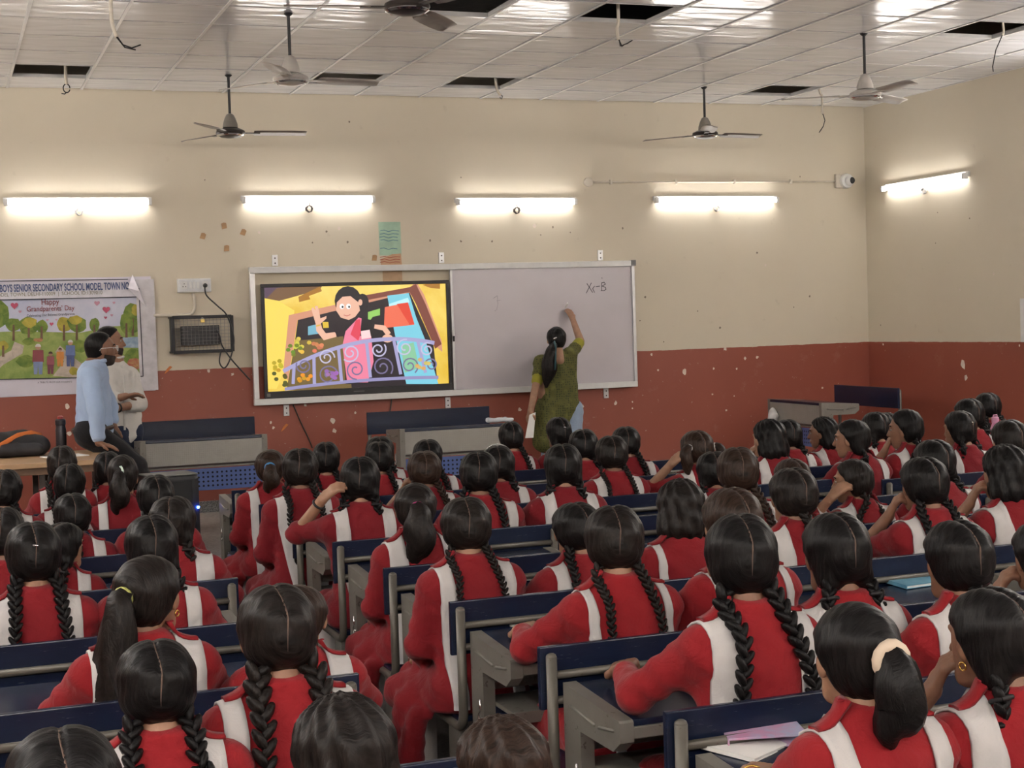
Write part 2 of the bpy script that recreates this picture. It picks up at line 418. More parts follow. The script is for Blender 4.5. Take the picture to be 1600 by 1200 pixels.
# ================================================================== ceiling fans
def fan(loc, drop, ang, dark, label):
    t = empty('ceiling_fan', loc, 0, label, 'ceiling fan')
    mc = M_dark if dark else M_fanw; mbl = pm('fan_blade_brown', (.20, .165, .14), .35, .1, .15) if dark else pm('fan_blade_ivory', (.46, .43, .40), .35, .1, .1)
    MB().lathe([(.001, 0), (.030, -.001), (.027, -.010), (.014, -.02), (.012, -.02)], 16).build('canopy', M_blackm, t, SM)
    MB().lathe([(.011, 0), (.011, -drop+.12)], 12).build('down_rod', M_blackm, t, SM)
    MB().lathe([(.012, -drop+.16), (.03, -drop+.15), (.045, -drop+.12), (.06, -drop+.075), (.062, -drop+.045), (.05, -drop+.045)], 20).build('bell_cover', pm('fan_bell_grey', (.22, .20, .17), .4) if dark else M_fanw, t, SM)
    mo = MB().lathe([(.02, -drop+.045), (.08, -drop+.035), (.115, -drop+.018), (.12, -drop), (.108, -drop-.018), (.08, -drop-.032), (.03, -drop-.04), (.001, -drop-.041)], 28).build('motor', mc, t, SM)
    MB().lathe([(.112, -drop-.012), (.114, -drop-.017), (.10, -drop-.026), (.098, -drop-.022)], 28).build('rim', M_chrome, mo, SM)
    for k in range(3):
        b = MB(); xs = [.19, .24, .35, .5, .6, .625]; ws = [.045, .062, .068, .066, .058, .035]
        vs = []; th = .004
        for x, w in zip(xs, ws):
            for sy, zz in ((-1, .010), (0, .002), (1, -.012)):
                vs.append((x, sy*w, -drop+zz+.006)); vs.append((x, sy*w, -drop+zz+.006-th))
        fs = []
        n = len(xs)
        for i in range(n-1):
            for j in range(2):
                a = i*6+j*2; fs += [(a, a+6, a+8, a+2), (a+1, a+3, a+9, a+7)]
            fs += [(i*6, i*6+1, i*6+7, i*6+6), (i*6+4, i*6+10, i*6+11, i*6+5)]
        fs += [(0, 2, 4, 5, 3, 1), tuple((n-1)*6+q for q in (0, 1, 3, 5, 4, 2))]
        b.add(vs, fs); bo = b.build('blade', mbl, t, True); bo.rotation_euler.z = ang+k*2*math.pi/3
        MB().box(.09, .24, -.022, .022, -drop-.004, -drop+.004, .003).build('blade_bracket', mc, bo)
    return t
fan((2.27, 10.0, ZC), .44, .10, False, 'ivory ceiling fan hanging left, over the platform edge')
fan((2.32, 12.5, ZC), .475, -.05, True, 'dark ceiling fan hanging in front of the wall above television')
fan((6.67, 12.46, ZC), .435, .12, True, 'dark ceiling fan above the whiteboard right end')
fan((6.65, 9.86, ZC), .465, .5, False, 'ivory ceiling fan near the right wall corner')
fan((2.32, 7.5, ZC), .47, .9, True, 'dark ceiling fan cut off by the top picture edge')
# loose conduit and wires from the open cells
def hang(name, pts, r, mats, label, tail=None):
    t = empty(name, pts[0], 0, label, 'wire'); o = Vector(pts[0])
    sm = []
    P = [Vector(p)-o for p in pts]
    for i in range(len(P)-1):
        for k in range(6):
            u = k/6; p0 = P[max(i-1, 0)]; p1 = P[i]; p2 = P[i+1]; p3 = P[min(i+2, len(P)-1)]
            sm.append(.5*((2*p1)+(-p0+p2)*u+(2*p0-5*p1+4*p2-p3)*u*u+(-p0+3*p1-3*p2+p3)*u**3))
    sm.append(P[-1])
    MB().tube(sm, r, 8).build('conduit', mats, t, True)
    if tail:
        for q in tail: MB().tube([Vector(a)-o for a in q], .0045, 6).build('bare_wire', M_blackm, t, True)
    return t
def wpts(Y, *px): return [tuple(at(x, y, Y)) for x, y in px]
hang('hanging_wire', [(1.11, 9.84, ZC+.6)]+wpts(9.84, (173, 2), (175, 35), (182, 58)), .012, M_offw, 'thick pale conduit with bare wires hanging at top left', [wpts(9.84, (182, 56), (192, 70), (206, 75), (220, 70)), wpts(9.84, (182, 58), (195, 74), (212, 78))])
hang('hanging_wire', [(1.07, 12.6, ZC+.6)]+wpts(12.6, (102, 100), (104, 132)), .012, M_offw, 'short conduit with a wire ring in left open ceiling cell', [[tuple(Vector(at(104, 138, 12.6))+Vector((.026*math.cos(a), 0, .034*math.sin(a)))) for a in [k*.5 for k in range(13)]], wpts(12.6, (104, 144), (101, 147), (96, 146))])
hang('hanging_wire', [(4.56, 12.4, ZC+.6)]+wpts(12.4, (774, 122), (777, 141), (782, 149)), .012, M_offw, 'bent grey conduit stub in the open cell near ceiling middle', [wpts(12.4, (782, 148), (785, 150), (784, 155), (781, 152))])
hang('hanging_wire', [(4.42, 9.5, ZC+.6)]+wpts(9.5, (966, 18), (964, 45), (966, 62)), .012, M_offw, 'grey conduit with short black wire tail in upper open cell', [wpts(9.5, (967, 58), (969, 72), (980, 68), (988, 63)), wpts(9.5, (966, 60), (972, 73), (975, 70))])
hang('hanging_wire', [(7.83, 12.4, ZC+.6)]+wpts(12.4, (1280, 136), (1284, 150), (1285, 178)), .010, M_offw, 'thin conduit with drooping wire near the right corner', [wpts(12.4, (1285, 176), (1289, 188), (1286, 198), (1280, 207))])
hang('hanging_wire', [(7.40, 9.3, ZC+.6)]+wpts(9.3, (1567, 36), (1566, 55)), .008, M_offw, 'thin dark wire dropping from open cell at far right', [wpts(9.3, (1566, 55), (1556, 78), (1551, 104), (1552, 112))])
# ================================================================== things on the front wall
Yf = YW
# banner
M_ban = pm('banner_vinyl', (.70, .66, .74), .4, 0, .06, 3)
ban = empty('banner', (0, 0, 0), 0, 'school banner with Grandparents Day lettering and park picture, left wall end', 'banner')
def sheet(name, x0, x1, z0, z1, Y, mat, parent, wav=.006, nx=16, nz=10):
    vs = []; fs = []
    for j in range(nz+1):
        for i in range(nx+1):
            x = x0+(x1-x0)*i/nx; z = z0+(z1-z0)*j/nz
            vs.append((x, Y-.004-wav*(.5+.5*math.sin(x*9+z*4)*math.cos(z*7-x*3)), z))
    n = (nx+1)*(nz+1); vs += [(v[0], v[1]+.002, v[2]) for v in vs]
    for j in range(nz):
        for i in range(nx):
            a = j*(nx+1)+i; fs += [(a, a+1, a+nx+2, a+nx+1), (n+a, n+a+nx+1, n+a+nx+2, n+a+1)]
    mb = MB(); mb.add(vs, fs); return mb.build(name, mat, parent, True)
sheet('banner_sheet', -1.55, 1.752, 1.335, 2.325, Yf, M_ban, ban)
YB1 = Yf-.0135
_pl = [0]
def px_poly(name, pts, Y, mat, parent, off=(0, 0)):
    _pl[0] += 1; Y = YB1-.00011*_pl[0]
    return MB().poly([tuple(at(x, y, Y)) for x, y in pts]).build(name, mat, parent)
def bp(cx, cy): return (cx/4, 300+cy/4)
k_line = pm('print_black', (.02, .022, .035), .5)
M_sky = print_mat('print_sky', (.50, .53, .68), (.66, .66, .76), 3)
M_grass = print_mat('print_grass', (.20, .30, .07), (.36, .42, .13), 9)
M_leaf = print_mat('print_leaf', (.09, .17, .03), (.24, .31, .06), 14)
M_leafy = print_mat('print_leaf_yellow', (.30, .28, .04), (.52, .42, .07), 14)
M_trunk = print_mat('print_trunk', (.14, .08, .05), (.22, .13, .08), 10)
M_path = print_mat('print_path', (.42, .36, .30), (.58, .50, .42), 16)
M_pond = print_mat('print_pond', (.20, .30, .42), (.40, .50, .58), 12)
M_flow = print_mat('print_flowers', (.40, .08, .07), (.50, .34, .14), 22)
M_heart = pm('print_heart', (.50, .09, .16), .6); M_heart2 = pm('print_heart_pale', (.62, .32, .42), .6)
pic = px_poly('picture_sky', [bp(-700, 690), bp(868, 655), bp(880, 880), bp(-700, 900)], YB1, M_sky, ban)
px_poly('picture_lawn', [bp(-700, 905), bp(100, 870), bp(500, 880), bp(700, 840), bp(876, 830), bp(890, 1150), bp(-700, 1190)], YB1-.0006, M_grass, pic)
px_poly('picture_pond', [bp(735, 910), bp(880, 905), bp(882, 975), bp(760, 972)], YB1-.0012, M_pond, pic)
px_poly('picture_path', [bp(90, 935), bp(150, 960), bp(140, 1010), bp(20, 1080), bp(-60, 1160), bp(-60, 1060), bp(70, 990)], YB1-.0012, M_path, pic)
px_poly('picture_path', [bp(375, 960), bp(345, 1000), bp(400, 1060), bp(330, 1150), bp(480, 1160), bp(520, 1080), bp(430, 1010)], YB1-.0012, M_path, pic)
def blob(cx, cy, rx, ry, n=14, j=.14):
    return [bp(cx+rx*math.cos(2*math.pi*k/n)*(1+random.uniform(-j, j)), cy+ry*math.sin(2*math.pi*k/n)*(1+random.uniform(-j, j))) for k in range(n)]
for cx, cy, rx, ry, m, base in ((-10, 760, 70, 90, M_leaf, 900), (85, 830, 48, 44, M_leaf, 930), (180, 835, 62, 55, M_leaf, 930), (185, 815, 45, 32, M_leafy, 0), (260, 840, 40, 40, M_leaf, 920), (400, 830, 45, 48, M_leafy, 930), (480, 825, 60, 52, M_leaf, 940), (470, 800, 40, 28, M_leafy, 0), (590, 830, 34, 40, M_leaf, 900), (830, 790, 70, 92, M_leaf, 900), (790, 820, 45, 60, M_leaf, 910), (850, 740, 30, 36, M_leafy, 0), (20, 960, 34, 30, M_leafy, 1030)):
    o = px_poly('picture_tree', blob(cx, cy, rx, ry), YB1-.0018, m, pic)
    if base: px_poly('picture_trunk', [bp(cx-6, cy), bp(cx+6, cy), bp(cx+8, base), bp(cx-8, base)], YB1-.0015, M_trunk, o)
for cx, cy, rx, ry, m in ((160, 1060, 60, 40, M_leaf), (180, 935, 40, 24, M_leaf), (500, 965, 50, 40, M_leaf), (830, 1030, 55, 50, M_leaf), (840, 1075, 45, 40, M_flow), (820, 1130, 40, 24, M_flow), (460, 1120, 30, 26, M_leafy), (240, 925, 30, 12, M_flow), (600, 950, 60, 40, M_leaf), (700, 900, 50, 40, M_leaf)):
    px_poly('picture_shrub', blob(cx, cy, rx, ry), YB1-.0020, m, pic)
# small painted figures: old man with stick, two children, old woman
def fig(cx, top, h, w, cb, ct, ch, hair):
    o = px_poly('picture_figure', [bp(cx-w*.5, top+h*.2), bp(cx+w*.5, top+h*.2), bp(cx+w*.55, top+h*.6), bp(cx-w*.55, top+h*.6)], YB1-.0026, pm('print_'+ct[0], ct[1], .6), pic)
    px_poly('picture_legs', [bp(cx-w*.45, top+h*.58), bp(cx+w*.45, top+h*.58), bp(cx+w*.4, top+h), bp(cx+w*.08, top+h), bp(cx, top+h*.7), bp(cx-w*.08, top+h), bp(cx-w*.4, top+h)], YB1-.0024, pm('print_'+cb[0], cb[1], .6), o)
    px_poly('picture_head', [bp(cx+h*.095*math.cos(a*.628), top+h*.1+h*.1*math.sin(a*.628)) for a in range(10)], YB1-.0028, pm('print_face', (.50, .28, .19), .6), o)
    px_poly('picture_hair', [bp(cx+h*.1*math.cos(math.pi+a*.45), top+h*.09+h*.1*math.sin(math.pi+a*.45)) for a in range(8)], YB1-.0030, pm('print_'+hair[0], hair[1], .6), o)
fig(238, 950, 190, 66, ('jeans', (.22, .28, .45)), ('maroon', (.25, .06, .07)), 0, ('silver', (.6, .58, .56)))
fig(316, 998, 140, 44, ('plum', (.20, .06, .09)), ('plum2', (.33, .10, .12)), 0, ('brown', (.09, .05, .03)))
fig(376, 975, 115, 44, ('orange', (.62, .25, .06)), ('orange', (.62, .25, .06)), 0, ('brown', (.09, .05, .03)))
fig(440, 925, 165, 56, ('navy', (.08, .11, .25)), ('blue', (.14, .20, .40)), 0, ('silver', (.6, .58, .56)))
def heart(cx, cy, r, m):
    P = []
    for k in range(18):
        t = 2*math.pi*k/18; P.append(bp(cx+r*math.sin(t)**3, cy-r*(.81*math.cos(t)-.31*math.cos(2*t)-.13*math.cos(3*t)-.06*math.cos(4*t))))
    px_poly('picture_heart', P, YB1-.0014, m, pic)
for cx, cy, r, m in ((90, 710, 24, M_heart), (125, 748, 10, M_heart2), (606, 695, 18, M_heart2), (712, 692, 9, M_heart2), (664, 735, 24, M_heart), (660, 785, 10, M_heart), (698, 770, 9, M_heart2), (322, 825, 13, M_heart), (352, 798, 7, M_heart2), (296, 800, 8, M_heart2)): heart(cx, cy, r, m)
# banner border and lettering
px_poly('title_panel', [bp(-700, 580), bp(850, 560), bp(868, 655), bp(-700, 690)], YB1-.0004, pm('print_pale', (.74, .72, .77), .5), ban)
for a, b in (((-700, 568), (800, 545)), ((-700, 690), (868, 655)), ((-700, 1186), (895, 1152)), ((868, 600), (895, 1152))):
    p, q = at(*bp(*a), YB1-.011), at(*bp(*b), YB1-.011)
    MB().tube([p, q], .0035, 4).build('border_line', k_line, ban)
def bt(txt, c0, c1, h, mat, **kw):
    p, q = at(*bp(*c0), YB1-.0115), at(*bp(*c1), YB1-.0115)
    return text_mesh(txt, p.x, q.x, p.z, h, YB1-.0115, mat, ban, slope=(q.z-p.z)/(q.x-p.x), **kw)
bt('BOYS SENIOR SECONDARY SCHOOL MODEL TOWN NO.', (0, 625), (815, 607), .062, pm('print_navy', (.03, .035, .07), .5), bold=.028)
bt('MODEL TOWN, DELHI-110009  |  SCHOOL ID:1309010', (-40, 655), (640, 638), .030, pm('print_olive', (.24, .22, .15), .5), bold=.004)
bt('Happy', (260, 705), (370, 702), .048, pm('print_maroon', (.12, .02, .05), .5), bold=.01)
bt('Grandparents\' Day', (168, 747), (466, 738), .044, pm('print_maroon', (.12, .02, .05), .5), bold=.008)
bt('Celebrating Our Beloved Grandparents', (168, 780), (468, 768), .020, k_line, bold=.004)
bt('A TRIBUTE FROM OUR STUDENTS', (235, 1196), (450, 1190), .014, k_line)
# curled corner of the banner and crinkled plastic margin
c1 = [at(*bp(*q), Y) for q, Y in (((828, 515), Yf-.02), ((800, 600), Yf-.05), ((915, 720), Yf-.05), ((870, 620), Yf-.09))]
MB().poly([c1[0], c1[1], c1[3]]).poly([c1[1], c1[2], c1[3]]).poly([c1[0], c1[3], c1[2]]).build('curled_corner', pm('banner_back', (.76, .73, .79), .4), ban)
sheet('plastic_margin', 1.62, 1.775, 1.34, 2.30, Yf-.008, pm('banner_margin', (.60, .575, .60), .3), ban, .012, 6, 16)
# switch board, pipe and power cable
sb = empty('switch_board', (2.118, Yf, 2.238), 0, 'white modular switch board with sockets and a black plug', 'switch board')
MB().box(-.145, .145, -.045, 0, -.06, .06, .006).build('back_box', M_white, sb)
fp = MB().box(-.135, .135, -.052, -.045, -.05, .05, .004).build('face_plate', pm('switch_plate', (.68, .69, .70), .35), sb)
for x, k in ((-.09, 's'), (-.035, 'w'), (-.005, 'w'), (.03, 'w'), (.09, 's')):
    if k == 's':
        so = MB().box(x-.025, x+.025, -.056, -.052, -.032, .032, .003).build('socket', M_white, fp)
        for dx, dz in ((0, .014), (-.011, -.010), (.011, -.010)): MB().lathe([(.0045, 0), (.0045, .003)], 8, (x+dx, -.0555, dz), Matrix.Rotation(math.pi/2, 3, 'X')).build('socket_hole', M_black, so)
    else: MB().box(x-.011, x+.011, -.060, -.052, -.028, .028, .003).build('rocker_switch', M_white, fp)
pl = MB().lathe([(.020, 0), (.018, .022), (.008, .032), (.006, .036)], 12, (.09, -.056, -.004), Matrix.Rotation(math.pi/2, 3, 'X')).build('plug', M_black, sb, SM)
def wall_line(name, px, r, mat, label, cat, Y=Yf-.012, n=8):
    P = [at(x, y, Y) for x, y in px]; o = P[0].copy(); P = [p-o for p in P]; sm = []
    for i in range(len(P)-1):
        for k in range(6):
            u = k/6; p0 = P[max(i-1, 0)]; p1 = P[i]; p2 = P[i+1]; p3 = P[min(i+2, len(P)-1)]
            sm.append(.5*((2*p1)+(-p0+p2)*u+(2*p0-5*p1+4*p2-p3)*u*u+(-p0+3*p1-3*p2+p3)*u**3))
    sm.append(P[-1]); ob = MB().tube(sm, r, n).build(name, mat, None, True, o); return tag(ob, label, cat)
wall_line('conduit_pipe', [(302, 458), (304, 478), (300, 489), (288, 492), (240, 493)], .014, M_offw, 'cream pipe bending from the switch board towards the banner', 'pipe')
wall_line('power_cable', [(320, 449), (323, 462), (340, 478), (354, 492), (364, 520), (365, 540), (358, 565), (350, 575), (343, 566), (345, 548)], .0065, M_black, 'black cable looping from the plug down past the wire cage', 'cable', Yf-.17)
wall_line('power_cable', [(338, 516), (343, 524), (347, 540), (362, 562), (380, 582), (391, 594)], .0065, M_black, 'black cable running from the cage to the television', 'cable', Yf-.17)
wall_line('power_cable', [(458, 632), (470, 660), (482, 685), (488, 700)], .006, M_dark, 'thin dark cable hanging below the board on the red wall', 'cable')
wall_line('power_cable', [(612, 622), (610, 640), (604, 660)], .006, M_dark, 'short dark cable hanging under the board middle', 'cable')
# wire cage with the dark box in it
cg = empty('wire_cage', (2.155, Yf, 1.81), 0, 'black wire mesh cage with a padlock on the wall', 'cage')
f = MB()
for x in (-.255, .255): f.box(x-.016, x+.016, -.155, -.135, -.158, .158, .003)
for z in (-.15, .15): f.box(-.255, .255, -.155, -.135, z-.014, z+.014, .003)
f.build('front_frame', M_blackm, cg)
f = MB()
for x in (-.262, .262):
    for z in (-.15, .15): f.box(x-.008, x+.008, -.14, 0, z-.008, z+.008)
f.box(-.262, -.246, -.14, -.0, -.15, .15); f.build('side_frame', M_blackm, cg)
g = MB()
for k in range(1, 16): x = -.255+.51*k/16; g.tube([(x, -.147, -.15), (x, -.147, .15)], .0016, 4)
for k in range(1, 10): z = -.15+.3*k/10; g.tube([(-.255, -.147, z), (.255, -.147, z)], .0016, 4)
g.build('wire_grille', pm('cage_wire', (.30, .29, .28), .4, .6), cg)
pd = MB().box(-.018, .018, -.18, -.155, .10, .13, .004).build('padlock', pm('brass', (.55, .40, .12), .35, .8), cg)
MB().tube(arc((0, -.167, .13), .012, 0, math.pi, 8), .003, 6).build('shackle', M_chrome, pd)
tag(MB().box(-.165, .165, -.105, -.02, -.085, .085, .006).box(-.15, .15, -.108, -.105, -.03, .07).build('adapter_box', M_black, None, False, (2.145, Yf, 1.80)), 'flat black adapter box inside the wire cage', 'box')
# whiteboard with its sliding frame
wb = empty('whiteboard', (0, 0, 0), 0, 'long aluminium framed whiteboard with grey white panel on the right', 'whiteboard')
X0, X1, Z0, Z1 = 2.595, 6.333, 1.163, 2.385
XM = 4.468
MB().box(X0, X1, Yf-.10, Yf-.045, Z1-.055, Z1, .004).build('top_rail', M_white, wb)
MB().box(X0, X1, Yf-.10, Yf-.045, Z0, Z0+.055, .004).build('bottom_rail', M_white, wb)
MB().box(X0, X0+.045, Yf-.10, Yf-.045, Z0+.055, Z1-.055, .004).build('side_rail', M_alu, wb)
MB().box(X1-.03, X1, Yf-.10, Yf-.045, Z0+.055, Z1-.055, .004).build('side_rail', M_alu, wb)
pn = MB().box(XM, X1-.03, Yf-.075, Yf-.055, Z0+.055, Z1-.055, .002).build('writing_panel', M_board, wb)
MB().box(XM-.012, XM+.012, Yf-.09, Yf-.05, Z0+.055, Z1-.055, .003).build('panel_edge', M_alu, wb)
for x, y in ((X1-.015, Z1-.02),): MB().box(x-.02, x+.03, Yf-.105, Yf-.04, y-.03, y+.025, .004).build('corner_cap', pm('grey_plastic', (.18, .18, .18), .5), wb)
for px, py in ((429, 407), (689, 403), (937, 399), (447, 641), (699, 629), (946, 614)):
    p = at(px, py, Yf); br = MB().box(p.x-.025, p.x+.025, Yf-.02, Yf, p.z-.05, p.z+.05, .003).build('bracket', M_alu, wb)
    for dz in (.02, -.025): MB().lathe([(.007, 0), (.007, .003)], 8, (p.x, Yf-.02, p.z+dz), Matrix.Rotation(math.pi/2, 3, 'X')).build('screw', M_dark, br)
M_ink = pm('marker_ink', (.06, .05, .07), .6)
def stroke(px, mat=M_ink, r=.006, Y=Yf-.077, par=pn, name='handwriting'):
    mb = MB()
    for s in px:
        P = [at(x, y, Y) for x, y in s]
        for a, b in zip(P, P[1:]):
            d = (b-a).normalized(); nn = Vector((-d.z, 0, d.x))*r*.5; a2 = a-d*r*.3; b2 = b+d*r*.3
            mb.poly([a2+nn, b2+nn, b2-nn, a2-nn])
    return mb.build(name, mat, par)
stroke([[(917, 443), (926, 457)], [(924, 442), (916, 458)], [(929, 447), (926, 451), (929, 457)], [(931, 448), (937, 447)], [(940, 442), (940, 454)], [(940, 442), (944, 441), (946, 444), (941, 447), (946, 449), (947, 452), (944, 454), (939, 454)], [(940.4, 434), (941, 435)]], r=.007)
stroke([[(771, 466), (777, 462), (778, 475), (776, 484), (773, 486)], [(776, 470), (782, 469)]], pm('faint_ink', (.42, .39, .43), .6))
# pen in a clip on the panel edge
mk = empty('marker_pen', tuple(at(709, 525, Yf-.105)), 0, 'white and black marker hanging at the panel edge', 'marker')
MB().lathe([(.010, 0), (.011, .05), (.008, .06)], 10).build('pen_body', M_white, mk, SM); MB().lathe([(.009, -.05), (.010, 0)], 10).build('pen_cap', M_black, mk, SM)
# television
tv = empty('television', (0, 0, 0), 0, 'large flat television showing a cartoon balcony scene', 'television')
TX0, TX1, TZ0, TZ1 = 2.69, 4.445, 1.215, 2.235
YT = Yf-.06
MB().box(TX0+.03, TX1-.03, YT, Yf, TZ0+.04, TZ1-.04, .01).build('back_case', M_black, tv)
fr = MB(); b = .032
fr.box(TX0, TX1, YT-.025, YT, TZ1-b, TZ1, .004); fr.box(TX0, TX1, YT-.028, YT, TZ0, TZ0+.065, .004)
fr.box(TX0, TX0+b, YT-.025, YT, TZ0+.065, TZ1-b, .003); fr.box(TX1-b, TX1, YT-.025, YT, TZ0+.065, TZ1-b, .003)
fr.build('bezel', M_black, tv)
scr = MB().box(TX0+b, TX1-b, YT-.008, YT, TZ0+.065, TZ1-b).build('screen', print_mat('screen_wall_yellow', (.78, .50, .05), (.95, .72, .16), 2.2, emis=.42), tv)
MB().box(3.50, 3.60, YT-.030, YT-.028, TZ0+.028, TZ0+.036).build('maker_mark', pm('mark_grey', (.10, .10, .10), .5), tv)
MB().box(TX0+.02, TX0+.05, YT-.030, YT-.028, TZ0+.02, TZ0+.05).build('sticker', pm('sticker_grey', (.16, .16, .15), .5), tv)
SX0, SX1, SZ0, SZ1 = TX0+b, TX1-b, TZ0+.065, TZ1-b
def sp(cx, cy): return (400+cx/4, 300+cy/4)
_lay = [0]
def scr_poly(name, pts, c, par=scr, e=.42):
    """flat shape on the lit picture, clipped to the screen rectangle"""
    _lay[0] += 1; Y = YT-.0085-.00012*_lay[0]
    P = [(p.x, p.z) for p in (at(*sp(*q), Y) for q in pts)]
    def clip(P, ax, v, keep):
        out = []
        for i in range(len(P)):
            a, b2 = P[i-1], P[i]; ia, ib = keep(a[ax]), keep(b2[ax])
            if ia != ib:
                t = (v-a[ax])/(b2[ax]-a[ax]); out.append((a[0]+(b2[0]-a[0])*t, a[1]+(b2[1]-a[1])*t))
            if ib: out.append(b2)
        return out
    for ax, v, kp in ((0, SX0, lambda q: q >= SX0), (0, SX1, lambda q: q <= SX1), (1, SZ0, lambda q: q >= SZ0), (1, SZ1, lambda q: q <= SZ1)):
        if len(P) > 2: P = clip(P, ax, v, kp)
    if len(P) < 3: return None
    return MB().poly([(x, Y, z) for x, z in P]).build(name, emit('screen_%02x%02x%02x' % tuple(int(v*255) for v in c), c, e), par)
def band(pts, w):       # ribbon outline along a line, crop coordinates
    L = []; Rr = []
    for i, p in enumerate(pts):
        a = pts[max(i-1, 0)]; b2 = pts[min(i+1, len(pts)-1)]; dx, dy = b2[0]-a[0], b2[1]-a[1]; n = math.hypot(dx, dy) or 1
        ww = w if not isinstance(w, (list, tuple)) else w[i]
        L.append((p[0]-dy/n*ww/2, p[1]+dx/n*ww/2)); Rr.append((p[0]+dy/n*ww/2, p[1]-dx/n*ww/2))
    return L+Rr[::-1]
C = srgb
scr_poly('picture_wall', [(30, 580), (300, 570), (60, 680)], C(90, 70, 90))
scr_poly('picture_wall', [(130, 600), (420, 575), (400, 610), (110, 690), (60, 670)], C(120, 88, 60))
scr_poly('picture_wall', [(30, 660), (140, 680), (240, 740), (220, 1000), (130, 1230), (30, 1230)], C(250, 218, 96))
scr_poly('picture_brick', [(265, 655), (400, 590), (412, 620), (330, 650), (340, 670), (270, 688)], C(170, 116, 40))
scr_poly('picture_brick', [(1040, 580), (1150, 560), (1150, 605), (1090, 600)], C(170, 116, 40))
scr_poly('picture_frame', [(205, 770), (960, 600), (1000, 560), (1050, 640), (1160, 930), (1165, 1000), (1120, 960), (990, 640), (260, 800), (200, 1180), (170, 1120)], C(214, 150, 120))
scr_poly('picture_frame', [(600, 660), (960, 595), (1000, 575), (1060, 700), (1160, 950), (1120, 980), (1000, 700), (960, 625), (620, 690)], C(128, 70, 58))
scr_poly('picture_room', [(262, 800), (960, 628), (1110, 960), (1140, 1240), (200, 1240)], C(38, 30, 36))
scr_poly('picture_lower_room', [(245, 930), (560, 900), (600, 1240), (190, 1240)], C(116, 96, 56))
scr_poly('picture_window', [(820, 648), (955, 632), (1000, 780), (1060, 930), (1140, 1200), (940, 1200), (870, 900)], C(126, 206, 226))
scr_poly('picture_window_shade', [(905, 960), (985, 940), (1020, 1100), (930, 1130)], C(140, 200, 160))
scr_poly('picture_window_light', [(830, 700), (950, 660), (960, 690), (835, 730)], C(190, 238, 246))
scr_poly('picture_shutter', [(805, 720), (950, 690), (990, 830), (800, 850)], C(238, 112, 84))
scr_poly('picture_shutter', [(880, 700), (950, 690), (990, 825), (960, 830)], C(226, 72, 52))
scr_poly('picture_green_card', [(700, 750), (775, 728), (775, 770), (730, 780), (715, 800), (700, 800)], C(150, 206, 100))
scr_poly('picture_pane', [(325, 840), (385, 825), (395, 885), (325, 895)], C(120, 180, 200)); scr_poly('picture_pane', [(415, 812), (452, 812), (455, 848), (420, 850)], C(226, 190, 60))
def circ(cx, cy, rx, ry, n=16, a0=0, a1=2*math.pi): return [(cx+rx*math.cos(a0+(a1-a0)*k/n), cy+ry*math.sin(a0+(a1-a0)*k/n)) for k in range(n+(0 if abs(a1-a0) > 6.2 else 1))]
# a plain waving woman in a dark blouse and pink sari
SKN = C(238, 186, 160)
scr_poly('picture_bun', circ(665, 690, 40, 55), C(30, 26, 32))
scr_poly('picture_blouse', [(560, 830), (640, 780), (720, 800), (830, 860), (800, 910), (740, 900), (730, 1200), (560, 1200), (545, 900)], C(26, 22, 28))
scr_poly('picture_sari', [(560, 870), (640, 785), (660, 790), (650, 900), (720, 900), (735, 1060), (700, 1190), (570, 1190), (540, 960)], C(240, 132, 160))
scr_poly('picture_sari_fold', [(590, 890), (625, 800), (652, 795), (655, 880), (640, 930)], C(226, 70, 90)); scr_poly('picture_sari_light', [(655, 870), (710, 860), (720, 910), (660, 920)], C(250, 214, 214))
scr_poly('picture_arm', band([(500, 890), (430, 905), (395, 860), (385, 800)], [30, 46, 40, 28]), SKN)
scr_poly('picture_hand', [(345, 730), (358, 720), (372, 740), (368, 712), (385, 712), (395, 745), (402, 790), (440, 775), (440, 790), (405, 822), (372, 820)], SKN)
scr_poly('picture_arm', band([(740, 840), (800, 850), (830, 890)], [26, 34, 32]), SKN); scr_poly('picture_hand', circ(822, 915, 34, 26), SKN)
scr_poly('picture_bangle', band([(498, 870), (518, 905)], 14), C(30, 20, 30)); scr_poly('picture_bangle', band([(375, 838), (405, 830)], 8), C(220, 180, 60))
scr_poly('picture_hair', circ(575, 680, 84, 92), C(30, 26, 32))
scr_poly('picture_face', [(505, 690), (540, 655), (590, 650), (640, 690), (650, 740), (620, 780), (580, 800), (530, 785), (500, 740)], SKN)
scr_poly('picture_ear', circ(652, 690, 13, 20), SKN)
for ex in (537, 578): scr_poly('picture_eye', circ(ex, 715, 15, 17), C(246, 246, 246)); scr_poly('picture_pupil', circ(ex+4, 718, 6, 7), C(30, 24, 24))
scr_poly('picture_mouth', band([(548, 768), (568, 775), (590, 766)], 5), C(190, 90, 90))
# railing with scrolls and flower pots
RAILC = C(168, 164, 206)
def ry(x): return 918+((x-880)/650.0)**2*170 if x < 880 else 918+((x-880)/270.0)**2*34
scr_poly('picture_rail', band([(x, ry(x)) for x in range(170, 1160, 45)], 24), RAILC)
scr_poly('picture_rail', band([(x, 1215-(x-200)*.08+((x-640)/900.0)**2*60) for x in range(180, 1160, 80)], 20), C(150, 146, 190))
for x0, x1, y1 in ((238, 232, 1200), (362, 365, 1200), (515, 535, 1185), (690, 715, 1160), (860, 905, 1140), (1010, 1060, 1130)):
    scr_poly('picture_baluster', band([(x0, ry(x0)), (x1, y1)], 20), RAILC)
def spiral(cx, cy, r, turns, d, a0): return [(cx+r*(1-.8*k/26)*math.cos(a0+d*turns*2*math.pi*k/26), cy+r*(1-.8*k/26)*math.sin(a0+d*turns*2*math.pi*k/26)) for k in range(27)]
